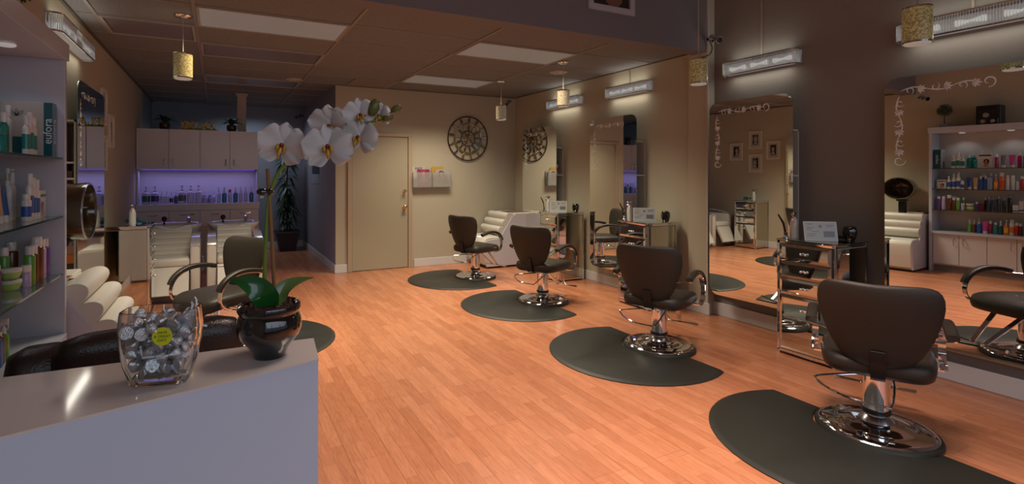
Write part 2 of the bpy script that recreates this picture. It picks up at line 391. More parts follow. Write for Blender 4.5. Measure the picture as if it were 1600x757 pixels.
# crystal wall lamps
cry_m = M('crystal_rods', (.9, .9, .9), .06, trans=.9, ior=1.35, emit=(1, .98, .93), es=.025)
def crystal_lamp(xw, y0, y1, z0, z1, side, label, ceil, yw=0):
    """side -1: on the right wall (projects towards -x)"""
    L = (y1 - y0); dp = .10; t = thing('crystal_wall_lamp', label, 'wall lamp', (xw, (y0 + y1) / 2, (z0 + z1) / 2), group='crystal bar lamps above the mirrors')
    h = (z1 - z0) / 2; s = side
    b = BM(); box(b, -.012, .012, -L / 2, L / 2, -h + .01, h - .01)
    for v in b.verts: v.co.x += .01 * s
    obj('back_plate', b, chrome, t)
    def outline(r_in):
        pts = [(0, -L / 2)]
        for a in range(0, 91, 15): pts.append((s * (dp - .05 + .05 * sin(radians(a))) - s * r_in * (a > 0), -L / 2 + .05 - .05 * cos(radians(a)) + 0))
        q = [(p[0], -p[1]) for p in pts[::-1]]
        return pts + q
    path = outline(0)
    for nm, zz in (('rail', -h), ('rail', h)):
        b = BM(); strap(b, [(p[0], p[1], zz) for p in path], .012, .006, (0, 0, 1)); obj(nm, b, chrome, t)
    # crystal rods all along the outline
    dense = []
    for (a, c) in zip(path, path[1:]):
        n = max(1, int(sqrt((a[0] - c[0]) ** 2 + (a[1] - c[1]) ** 2) / .0150))
        for k in range(n): dense.append((a[0] + (c[0] - a[0]) * k / n, a[1] + (c[1] - a[1]) * k / n))
    b = BM()
    for x, y in dense: tube(b, [(x, y, -h + .004), (x, y, h - .004)], .0052, 5)
    obj('crystal_rods', b, cry_m, t)
    for k in (-1, 0, 1):
        b = BM(); tube(b, [(s * .045, k * L * .3 - .075, 0), (s * .045, k * L * .3 + .075, 0)], .024, 10); obj('bulb', b, M('bulb_glow', (.3, .3, .3), .4, emit=(1, .97, .9), es=.42), t, smooth=True)
    b = BM(); box(b, s * .022, s * .026, -L / 2 + .03, L / 2 - .03, -h + .012, h - .012); obj('reflector', b, M('lamp_reflector', (.5, .5, .5), .4, emit=(1, .98, .95), es=.05), t)
    b = BM()
    rbox(b, min(0, s * dp * .75), max(0, s * dp * .75), -L / 2 + .02, L / 2 - .02, -h + .006, -h + .014, .003)
    obj('lower_glass', b, M('lamp_glow', (.3, .3, .3), .4, emit=(1, .97, .9), es=.12), t)
    area('crystal_lamp_light', (xw + s * .07, (y0 + y1) / 2, z0 - .012), .05, L * .8, .75, (1, .93, .8))
    area('crystal_lamp_light', (xw + s * .07, (y0 + y1) / 2, z1 + .012), .05, L * .8, .5, (1, .93, .8), rot=(pi, 0, 0))
    if s < 0:
        b = BM(); box(b, -.008, .004, -.008, .008, h, ceil - (z0 + z1) / 2 - .004); obj('conduit', b, M('conduit', (.3, .26, .22), .6), t)
crystal_lamp(RX, 5.72, 6.50, 2.41, 2.53, -1, 'crystal bar lamp above the mirror closest to the round ornament wall', CZ)
crystal_lamp(RX, 4.45, 5.18, 2.41, 2.53, -1, 'crystal bar lamp over the mirror between pillar and far couch', CZ)
crystal_lamp(NX, 2.77, 3.50, 2.41, 2.535, -1, 'crystal bar lamp just inside pillar above portrait-reflecting mirror', HZ)
crystal_lamp(NX, 1.22, 2.04, 2.41, 2.535, -1, 'crystal bar lamp above the biggest mirror, behind a gold pendant', HZ)
crystal_lamp(LX, 4.33, 5.40, 2.41, 2.53, 1, 'crystal bar lamp high on the cream wall by product shelves', CZ)
# ================================================================ MIRRORS
def scroll(b, s=1, hflip=1):
    """etched vine in (u,v), starting at the origin and running along +u"""
    def ribbon(pts, w):
        P = [Vector((p[0], p[1])) for p in pts]
        L, R = [], []
        for i, p in enumerate(P):
            d = (P[min(i + 1, len(P) - 1)] - P[max(i - 1, 0)]); d = d.normalized() if d.length > 0 else Vector((1, 0)); n = Vector((-d.y, d.x))
            ww = w * (.35 + .65 * sin(pi * min(1, (i + .5) / len(P)))); L.append(p + n * ww); R.append(p - n * ww)
        for i in range(len(P) - 1):
            f = b.faces.new([b.verts.new((q.x, q.y, 0)) for q in (L[i], L[i + 1], R[i + 1], R[i])])
    def leaf(x, y, a, l, w):
        pts = []
        for i in range(8):
            t = i / 8 * 2 * pi; u = l / 2 + l / 2 * cos(t); v = w * sin(t) * (1 - .3 * cos(t))
            pts.append((x + u * cos(a) - v * sin(a), y + u * sin(a) + v * cos(a)))
        b.faces.new([b.verts.new((p[0], p[1], 0)) for p in pts])
    n = 3
    for k in range(n):
        x0 = k * .145; sg = 1 if k % 2 == 0 else -1
        ribbon([(x0 + .15 * i / 10, sg * .018 * sin(pi * i / 10)) for i in range(11)], .004)
        ribbon([(x0 + .05 + .024 * cos(a / 10) * (1 - a / 75), -sg * (.006 - .024 * sin(a / 10) * (1 - a / 75))) for a in range(-10, 48, 4)], .0035)
        for q, l in ((-60, .035), (-30, .045), (0, .05), (30, .045), (60, .035)): leaf(x0 + .10, 0, radians(q + 0), l, .0065)
    ribbon([(.47 + .032 * cos(a / 10) * (1 - a / 75), .032 * sin(a / 10) * (1 - a / 75)) for a in range(-16, 48, 4)], .0045)
def wall_mirror(cx, cy, w, yaw, side, label, z0=.25, z1=2.145, etch_from='far', boxd=.1):
    """side -1 faces -x (on the right wall); local u axis runs along +y"""
    t = thing('wall_mirror', label, 'mirror', (cx, cy, z0), radians(yaw), group='tall round-cornered mirrors at the stations')
    h = z1 - z0; r = .09; o = []
    for (qx, qz, a) in ((w / 2 - r, h - r, 0), (-w / 2 + r, h - r, 90), (-w / 2 + r, r, 180), (w / 2 - r, r, 270)):
        o += [(qx + r * cos(radians(a + k * 15)), qz + r * sin(radians(a + k * 15))) for k in range(7)]
    s = side
    b = BM(); prism(b, o, 'x', -.000 * s, -.006 * s, 1)
    b.faces.ensure_lookup_table()
    for f in b.faces:
        c = f.calc_center_median()
        if len(f.verts) > 8: f.material_index = 0 if abs(c.x) < 1e-5 else 2
    obj('mirror_glass', b, [mirror_m, mirror_e, M('mirror_back', (.3, .27, .24), .6)], t)
    # etched scrollwork in one upper corner
    b = BM(); scroll(b)
    us = 1 if etch_from == 'far' else -1
    t2 = b.copy()
    for v in b.verts:   # along the top
        u, q = v.co.x, v.co.y; v.co = Vector((s * .0007, us * (w / 2 - .10 - u), h - .10 + q))
    for v in t2.verts:  # down the side
        u, q = v.co.x, v.co.y; v.co = Vector((s * .0007, us * (w / 2 - .09 + q), h - .14 - u))
    merge(b, t2); obj('etched_scroll', b, etch_m, t)
    return t
wall_mirror(4.50, 1.66, .86, 2.7, -1, 'widest mirror at the photo edge reflecting the product shelves')
wall_mirror(4.43, 3.155, .81, 2.2, -1, 'mirror beside pillar reflecting four small portraits')
wall_mirror(4.385, 4.94, .81, 1.5, -1, 'mirror beyond the pillar reflecting the cream door and sink cabinets')
wall_mirror(4.375, 6.54, .82, 4.2, -1, 'mirror reflecting the round leaf ornament, near the far couch')
wall_mirror(-.93, 5.16, .98, 0, 1, 'mirror on the cream wall above the mirrored drawers and ribbed dryer chair', etch_from='near')
def cubby(x0, x1, y0, y1, z1, shelves, label, z0=.27):
    t = thing('mirror_cubby', label, 'shelf unit', ((x0 + x1) / 2, y0, z0), group='shallow open cubbies behind the mirrors')
    w = (x1 - x0) / 2; d = y1 - y0; h = z1 - z0
    b = BM(); box(b, -w, -w + .012, 0, d, 0, h); box(b, w - .012, w, 0, d, 0, h); box(b, -w, w, d - .01, d, 0, h); box(b, -w, w, 0, d, h - .014, h); box(b, -w, w, 0, d, 0, .014)
    obj('carcass', b, M('cubby_cream', (.52, .48, .40), .5), t)
    for z in shelves:
        b = BM(); box(b, -w + .012, w - .012, .0, d - .01, z - z0 - .014, z - z0); obj('shelf', b, white_c, t)
cubby(4.41, 4.558, 4.56, 4.9, 1.83, (1.43, 1.0, .65), 'open cubby beside the door-reflecting mirror')
cubby(4.41, 4.558, 6.17, 6.5, 1.83, (1.43, 1.0, .65), 'open cubby holding a red-label bottle beside the ornament mirror')
cubby(4.495, 4.596, 2.79, 3.1, 1.83, (1.43, 1.0, .65), 'narrow open cubby beside the portrait-reflecting mirror')
cubby(-1.048, -.945, 4.69, 5.0, 1.84, (1.53, 1.41, .70), 'open cubby beside the mirror on the cream wall')
# ================================================================ MATS AND STYLING CHAIRS
def make_mat():
    t = BM(); R = .67; cut = .28; rc = .292
    a0 = math.acos(cut / R)
    def ol(R, cut, rc):
        a0 = math.acos(cut / R); pts = [(R * cos(a0 + (2 * pi - 2 * a0) * i / 40), R * sin(a0 + (2 * pi - 2 * a0) * i / 40)) for i in range(41)]
        q = []   # concave notch centred on (cut,0)
        for i in range(17):
            an = -pi / 2 - pi * i / 16; q.append((.28 + rc * cos(an) * 1, rc * sin(an)))
        return pts + [(min(p[0], cut), p[1]) for p in q]
    rings = []
    for e, z in ((0, 0), (0, .006), (-.02, .015), (-.035, .018)):
        rings.append([(x, y, z) for x, y in ol(R + e, cut + e * .3, rc - e * .2)])
    loft(t, rings)
    return t
mat_lab = ['black half-moon floor mat under the closest styling chair', 'black half-moon floor mat in front of the portrait-reflecting mirror chair', 'black half-moon floor mat under the third chair, beyond the pillar', 'black half-moon floor mat next to the clock-ornament wall chair', 'black half-moon floor mat behind reception desk, by ribbed dryer chair']
m0 = obj('anti_fatigue_mat', make_mat(), rubber, smooth=True, angle=50)
CH_POS = [(3.30, 1.58, 63), (3.29, 3.14, 64), (3.285, 4.83, 65), (3.215, 6.375, 68), (0.0, 4.75, -128)]
for k, (x, y, az) in enumerate(CH_POS):
    o = m0 if k == 0 else m0.copy()
    if k: COL.objects.link(o)
    if k < 4: o.location = (x - .28, y, 0)
    else: o.location = (x + .28, y, 0); o.rotation_euler = (0, 0, pi)
    tag(o, mat_lab[k], 'floor mat', 'half-moon rubber mats')
def make_chair():
    t = thing('styling_chair', 'x', 'salon chair', group='hydraulic styling chairs')
    # base
    b = BM(); lathe(b, [(.001, .002), (.280, .002), (.287, .012), (.280, .026), (.26, .028)], 48); obj('base_ring', b, rubber, t, smooth=True)
    b = BM(); lathe(b, [(.001, .026), (.266, .026), (.268, .032), (.26, .040), (.238, .046), (.19, .048), (.165, .050), (.15, .058), (.115, .064), (.085, .070), (.001, .072)], 48)
    obj('base_disc', b, chrome, t, smooth=True, angle=60)
    b = BM(); lathe(b, [(.085, .066), (.072, .085), (.055, .10), (.055, .12)], 32); obj('base_collar', b, chrome_d, t, smooth=True)
    b = BM(); lathe(b, [(.03, .112), (.066, .112), (.069, .12), (.066, .136), (.03, .136)], 32); obj('seal_ring', b, blackp, t, smooth=True)
    b = BM(); lathe(b, [(.061, .134), (.061, .385)], 40); obj('hydraulic_cylinder', b, chrome, t, smooth=True)
    b = BM(); box(b, -.12, .12, -.13, .13, .395, .41); lathe(b, [(.075, .385), (.075, .397)], 24); obj('seat_plate', b, blackp, t)
    # pump pedal loop
    b = BM(); tube(b, smoothpath([(-.055, -.02, .32), (-.14, -.06, .31), (-.262, -.13, .295), (-.272, -.155, .285), (-.22, -.22, .27), (-.11, -.285, .255), (.03, -.29, .25), (.055, -.275, .25), (.07, -.18, .29), (.07, -.06, .325), (.055, -.01, .33)], 4), .006, 8)
    obj('pump_pedal', b, chrome, t, smooth=True)
    # footrest: two flat legs and a bar
    for s in (-1, 1):
        b = BM(); strap(b, [(s * .10, .12, .365), (s * .095, .17, .345), (s * .05, .40, .15), (s * .045, .425, .13)], .038, .009, (1, 0, 0)); obj('footrest_leg', b, chrome, t, bev=.002)
    b = BM(); tube(b, [(-.20, .43, .125), (.20, .43, .125)], .014, 12); obj('footrest_bar', b, chrome, t, smooth=True)
    # seat cushion
    b = BM(); rings = []
    def se(wx, wy, e, z, cy=0): return [(wx * sgnpow(cos(q), e), cy + wy * sgnpow(sin(q), e), z) for q in [2 * pi * i / 48 for i in range(48)]]
    for wx, wy, z in ((.20, .21, .402), (.235, .245, .404), (.25, .262, .418), (.256, .268, .445), (.256, .268, .465), (.248, .258, .488), (.225, .235, .500), (.12, .13, .506)):
        rings.append(se(wx, wy, .38, z, .01))
    for r in rings:
        for i, p in enumerate(r):
            f = 1 - .10 * max(0, -p[1] / .26); r[i] = (p[0] * f, p[1], p[2] - .035 * max(0, (p[1] - .12) / .15) ** 2)
    loft(b, rings); obj('seat', b, vinyl, t, smooth=True, angle=60)
    # backrest: shield shape
    prof = [(0, .045, .012), (.015, .085, .020), (.05, .118, .028), (.11, .150, .034), (.2, .180, .036), (.3, .203, .036), (.42, .224, .036), (.55, .242, .036), (.68, .255, .036), (.78, .260, .035), (.86, .257, .033), (.92, .246, .029), (.96, .230, .024), (.985, .206, .018), (1, .165, .009)]
    b = BM(); rings = []
    for v, w, th in prof:
        z = .455 + .45 * v; ring = []
        for i in range(40):
            q = 2 * pi * i / 40; x = w * sgnpow(cos(q), .75); y = th * sgnpow(sin(q), .8)
            y += -.235 - .10 * v + .75 * x * x; zz = z + (.05 * abs(x) ** 1.0 * v ** 3 if v > .8 else 0)
            ring.append((x, y, zz))
        rings.append(ring)
    loft(b, rings); obj('backrest', b, vinyl, t, smooth=True, angle=60)
    b = BM(); strap(b, [(0, -.305, .56), (0, -.292, .50), (0, -.285, .46), (0, -.275, .415), (0, -.25, .398), (0, -.12, .396)], .062, .010, (1, 0, 0)); obj('back_strap', b, vinyl_s, t, bev=.003)
    # arms
    pathp = [(-.20, .655), (-.13, .672), (-.04, .684), (.05, .680), (.13, .655), (.19, .612), (.222, .560)]
    full = [(-.20, .638), (-.13, .655), (-.04, .667), (.045, .663), (.12, .640), (.176, .600), (.206, .55), (.214, .50), (.200, .452), (.165, .420), (.12, .405)]
    for s in (-1, 1):
        x = s * .292
        a = thing('arm', '', ''); 
        for k in ('label', 'category'): del a[k]
        a.parent = t; a.name = 'armrest'
        b = BM(); strap(b, smoothpath([(x, y, z) for y, z in pathp], 4), .052, .036, (1, 0, 0), rnd=1); obj('arm_pad', b, vinyl, a, smooth=True)
        b = BM(); pts = smoothpath([(x, y, z) for y, z in full], 4); strap(b, pts, .034, .009, (1, 0, 0)); box(b, min(x, x - s * .05), max(x, x - s * .05), .10, .135, .398, .408)
        obj('arm_frame', b, chrome, a, smooth=True, angle=40)
        b = BM(); tube(b, [(s * .215, -.262, .64), (x, -.20, .64), (x, -.16, .645)], .007, 8); obj('arm_rod', b, chrome, a, smooth=True)
    return t
chair0 = make_chair()
for k_ in kids(chair0):
    if k_.name.split('.')[0] in ('seat', 'backrest', 'back_strap', 'armrest', 'seat_plate'): k_.location.z -= .03
ch_lab = ['olive-black styling chair at the widest mirror, biggest in view', 'olive-black styling chair standing before the portrait-reflecting mirror, next to the pillar',
          'olive-black styling chair before the door-reflecting mirror', 'olive-black styling chair beside the white ribbed couch', 'olive-black styling chair facing the cream wall, behind the orchid pot']
chairs = [chair0] + [dup(chair0) for _ in range(4)]
for c, (x, y, az), l in zip(chairs, CH_POS, ch_lab):
    c.location = (x, y, .0); c.rotation_euler = (0, 0, -radians(az)); c['label'] = l
# ================================================================ MIRRORED DRAWER STATIONS
def make_station():
    """local: front (drawers) faces -x at x=0, y from 0 to .435, depth +x .43, height .92"""
    t = thing('mirrored_station', 'x', 'drawer cabinet', group='mirrored drawer stations'); D, Wd, H = .43, .435, .92
    b = BM(); box(b, .012, D, .012, Wd - .012, .03, H - .03); obj('carcass', b, M('carcass_cream', (.42, .36, .27), .4), t)
    b = BM(); e = .022
    for x in (0, D - e):
        for y in (0, Wd - e): box(b, x, x + e, y, y + e, 0, H - .012)
    for z in (.02, H - .034):
        box(b, 0, e, 0, Wd, z, z + e); box(b, D - e, D, 0, Wd, z, z + e); box(b, 0, D, 0, e, z, z + e); box(b, 0, D, Wd - e, Wd, z, z + e)
    obj('chrome_frame', b, chrome, t, bev=.003)
    b = BM(); box(b, -.008, D + .004, -.006, Wd + .006, H - .012, H); obj('top', b, mirror_f, t, bev=.003)
    for y0, y1 in ((.004, .012), (Wd - .012, Wd - .004)):
        b = BM(); box(b, e + .004, D - e - .004, y0, y1, .048, H - .042); obj('side_panel', b, M('side_mirror', (.60, .58, .52), .04, 1), t)
    zs = [(.752, .882), (.618, .745), (.484, .611), (.05, .477)]
    for k, (z0, z1) in enumerate(zs):
        b = BM(); y0, y1 = e + .003, Wd - e - .003; q = .02
        o = [(-.002, y0, z0), (-.002, y1, z0), (-.002, y1, z1), (-.002, y0, z1)]; i_ = [(-.010, y0 + q, z0 + q), (-.010, y1 - q, z0 + q), (-.010, y1 - q, z1 - q), (-.010, y0 + q, z1 - q)]
        bk = [(.014, y0, z0), (.014, y1, z0), (.014, y1, z1), (.014, y0, z1)]
        loft(b, [bk, o, i_]); d = obj('drawer' if k < 3 else 'cabinet_door', b, mirror_f, t)
        kz = (z0 + z1) / 2 if k < 3 else z1 - .10
        b = BM()
        for yy in (-.016, .016): sphere(b, (-.024, Wd / 2 + yy, kz), .0105, 8, 6)
        tube(b, [(-.024, Wd / 2 - .012, kz), (-.024, Wd / 2 + .012, kz)], .006, 6); tube(b, [(-.008, Wd / 2, kz), (-.024, Wd / 2, kz)], .004, 6)
        obj('knob', b, chrome, d, smooth=True)
    return t
st0 = make_station(); ST = [(4.062, 2.205, 0), (4.045, 4.02, 0), (4.05, 5.60, 0)]
st_lab = ['mirrored drawer cabinet with the closest styling chair in front of it', 'mirrored drawer cabinet behind the second styling chair, beyond the pillar', 'mirrored drawer cabinet closest to the ribbed couch', 'mirrored drawer cabinet on the cream wall in front of shampoo chair']
sts = [st0] + [dup(st0) for _ in range(3)]
for s_, p, l in zip(sts, ST + [(-.69, 6.90, 0)], st_lab): s_.location = (p[0], p[1], 0); s_['label'] = l
sts[3].rotation_euler = (0, 0, pi); sts[3].location = (-.615, 6.47, 0)
# ================================================================ PRODUCT SHELF UNIT (cream wall, beside the desk)
SY0, SY1, SX0, SX1 = 1.35, 3.40, LX, -.745
t = thing('product_shelf_unit', 'white built-in display unit with glass shelves, cupboards and lit canopy', 'shelf unit', ((SX0 + SX1) / 2, (SY0 + SY1) / 2, 0))
def W2(bm, par=t):   # world-space bmesh to the unit's own space
    bmesh.ops.translate(bm, verts=bm.verts[:], vec=-par.location); return bm
def part(name, bm, m, par, **k): return obj(name, W2(bm, par), m, par, **k)
for y in (SY0, SY1 - .035):
    b = BM(); box(b, SX0, SX1 + .02, y, y + .035, 0, 2.04); part('side_panel', b, white_l, t, bev=.002)
b = BM(); box(b, SX0, SX0 + .012, SY0 + .035, SY1 - .035, .6, 2.04); part('back_panel', b, M('unit_back', (.46, .43, .40), .4), t)
b = BM(); box(b, SX0, SX1 + .03, SY0 - .01, SY1 + .01, 2.04, 2.13); part('canopy', b, white_l, t, bev=.003)
b = BM(); box(b, SX0, SX1 + .03, SY0 + .035, SY1 - .035, .56, .60); part('countertop', b, white_l, t, bev=.002)
b = BM(); box(b, SX0, SX1 - .03, SY0 + .035, SY1 - .035, .10, .56); part('cupboard_carcass', b, white_c, t)
b = BM(); box(b, SX0 + .01, SX1 - .07, SY0 + .035, SY1 - .035, .0, .10); part('toe_kick', b, M('kick_dark', (.25, .22, .2), .4), t)
dy = [SY1 - .04 - .292 * k for k in range(8)]
for k in range(6):
    y1, y0 = dy[k], dy[k + 1] + .006
    b = BM(); box(b, SX1 - .028, SX1 - .008, y0, y1, .12, .555); d = part('door', b, white_c, t, bev=.002)
    hy = y0 + .05 if k % 2 == 0 else y1 - .05
    b = BM(); tube(b, smoothpath([(SX1 - .008, hy, .50), (SX1 + .018, hy, .485), (SX1 + .024, hy, .45), (SX1 + .018, hy, .415), (SX1 - .008, hy, .40)], 4), .005, 8); part('handle', b, chrome_d, t, smooth=True)
for z in (1.525, 1.22, .915):
    b = BM(); box(b, SX0 + .012, SX1 + .012, SY0 + .037, SY1 - .034, z - .009, z)
    b.faces.ensure_lookup_table()
    for f in b.faces:
        if abs(f.normal.z) < .5 or True: pass
    bmesh.ops.recalc_face_normals(b, faces=b.faces[:])
    for f in b.faces: f.material_index = 1 if abs(f.normal.z) < .5 else 0
    part('glass_shelf', b, [glass_m, glassedge], t)
    for y in (SY0 + .5, SY1 - .5): pass
for y in (SY1 - .33, SY1 - .83, SY1 - 1.35):
    b = BM(); lathe(b, [(.001, 0), (.03, 0), (.036, .004), (.036, .012)], 20, c=(-.88, y, 2.03)); part('downlight', b, M('downlight', (.5, .5, .5), .4, emit=(1, 1, 1), es=.22), t, smooth=True)
    spot('canopy_downlight', (-.86, y, 2.02), 1.1, (.95, .95, 1), 130, .02)
# ---------------------------------------------------------------- bottles
def rgb(*c): return srgb(*c)[:3]
PC = {}
def pm(c, rough=.3):
    k = 'product_%02x%02x%02x' % tuple(c)
    return M(k, rgb(*c), rough, coat=.3)
def profile_ring(kind, w, d, z, e=1):
    n = 20
    return [(w * sgnpow(cos(2 * pi * i / n), e), d * sgnpow(sin(2 * pi * i / n), e), z) for i in range(n)]
def bottle(kind, w, h, body, cap, label, cat='bottle', loc=(0, 0, 0), rz=0, group=None, band=None, name=None, d=None):
    """w width, h full height"""
    nm = name or {'pump': 'pump_bottle', 'spray': 'spray_bottle', 'tube': 'squeeze_tube', 'box': 'product_box', 'jar': 'product_jar', 'can': 'aerosol_can', 'bowl': 'product_tub'}.get(kind, 'product_bottle')
    t = thing(nm, label, cat, loc, rz, group); r = w / 2; d = (d or w) / 2; mb, mc = pm(body), pm(cap)
    if kind in ('round', 'can', 'pump', 'spray', 'flat'):
        e = .55 if kind in ('flat', 'pump') else 1
        if kind == 'flat': d = r * .6
        hb = h * {'round': .80, 'can': .80, 'pump': .68, 'spray': .66, 'flat': .78}[kind]
        b = BM(); rings = []
        sh = .14 * h if kind in ('pump', 'spray', 'flat') else .05 * h
        for rr, z in ((.90, 0), (1, .006), (1, hb - sh), (.93, hb - sh * .6), (.62, hb - sh * .15), (.40, hb)): rings.append(profile_ring(kind, r * rr, d * rr, z, e if rr > .7 else 1))
        loft(b, rings); obj('body', b, mb, t, smooth=True, angle=50)
        b = BM()
        if kind in ('round', 'can', 'flat'):
            rc = r * (.80 if kind == 'round' else .86 if kind == 'can' else .5); lathe(b, [(rc * .98, hb - .002), (rc, hb + .003), (rc, h - .003), (rc * .92, h)], 18)
        elif kind == 'pump':
            lathe(b, [(r * .45, hb - .002), (r * .45, hb + h * .08), (r * .2, hb + h * .09), (r * .14, hb + h * .1), (r * .14, hb + h * .22), (r * .34, hb + h * .225), (r * .34, h - .004), (r * .2, h)], 14)
            box(b, -r * .12, r * .12, -r * 1.0, 0, h - .012, h - .003)
        else:
            lathe(b, [(r * .5, hb - .002), (r * .5, hb + h * .1), (r * .25, hb + h * .13), (r * .25, hb + h * .2)], 14)
            rbox(b, -r * .28, r * .28, -r * .9, r * .5, h - h * .16, h, r * .1, 2)
            strap(b, [(0, -r * .75, h - h * .12), (0, -r * .85, h - h * .2), (0, -r * .6, h - h * .28)], r * .3, .004, (1, 0, 0))
        obj('cap' if kind in ('round', 'can', 'flat') else kind + '_head', b, mc, t, smooth=True, angle=50)
        if band:
            b = BM(); z0, z1 = hb * .2, hb * .68; loft(b, [profile_ring(kind, r * 1.012, d * 1.012, z0, e), profile_ring(kind, r * 1.012, d * 1.012, z1, e)], cap=False); obj('label_band', b, pm(band, .4), t, smooth=True, angle=50)
    elif kind == 'tube':
        b = BM(); rings = []
        for k in range(7):
            q = k / 6; rings.append(profile_ring('', r * (.72 + .28 * q), r * .62 * (1 - q) + .002, h * .2 + h * .8 * q))
        loft(b, rings); obj('body', b, mb, t, smooth=True, angle=60)
        b = BM(); lathe(b, [(r * .70, 0), (r * .74, .003), (r * .74, h * .2), (r * .6, h * .205)], 18, sy=.9); obj('cap', b, mc, t, smooth=True, angle=50)
    elif kind == 'box':
        b = BM(); box(b, -r, r, -d, d, 0, h); obj('carton', b, mb, t, bev=.001)
        if band: b = BM(); box(b, -r - .0006, r + .0006, -d - .0006, d + .0006, h * .12, h * .24); obj('print_band', b, pm(band), t)
    elif kind in ('jar', 'bowl'):
        b = BM()
        if kind == 'jar': lathe(b, [(r * .95, 0), (r, .004), (r, h * .66), (r * .9, h * .68)], 20)
        else: lathe(b, [(r * .55, 0), (r * .7, .004), (r * .93, h * .4), (r * .97, h * .74)], 22)
        obj('body', b, mb, t, smooth=True, angle=50)
        b = BM(); lathe(b, [(r * .9, h * .68), (r, h * .70), (r, h * .97), (r * .95, h)], 20); obj('lid', b, mc, t, smooth=True, angle=50)
    return t
WH, TEAL, DTEAL, MAG, PUR, LAV, BRN, GRN, NAVY, BLU, ORG, RED, MAR, GRY, PNK, BLK, LBL, TAN, LGR = (205, 203, 200), (12, 120, 112), (20, 70, 72), (150, 16, 70), (92, 58, 150), (175, 160, 190), (96, 48, 22), (92, 150, 60), (40, 48, 66), (40, 78, 150), (216, 110, 40), (190, 44, 30), (92, 26, 44), (120, 120, 125), (190, 70, 150), (30, 26, 26), (140, 160, 190), (190, 160, 110), (150, 185, 90)
def ypx(x): return 3.356 - (x - 1453) * .00664
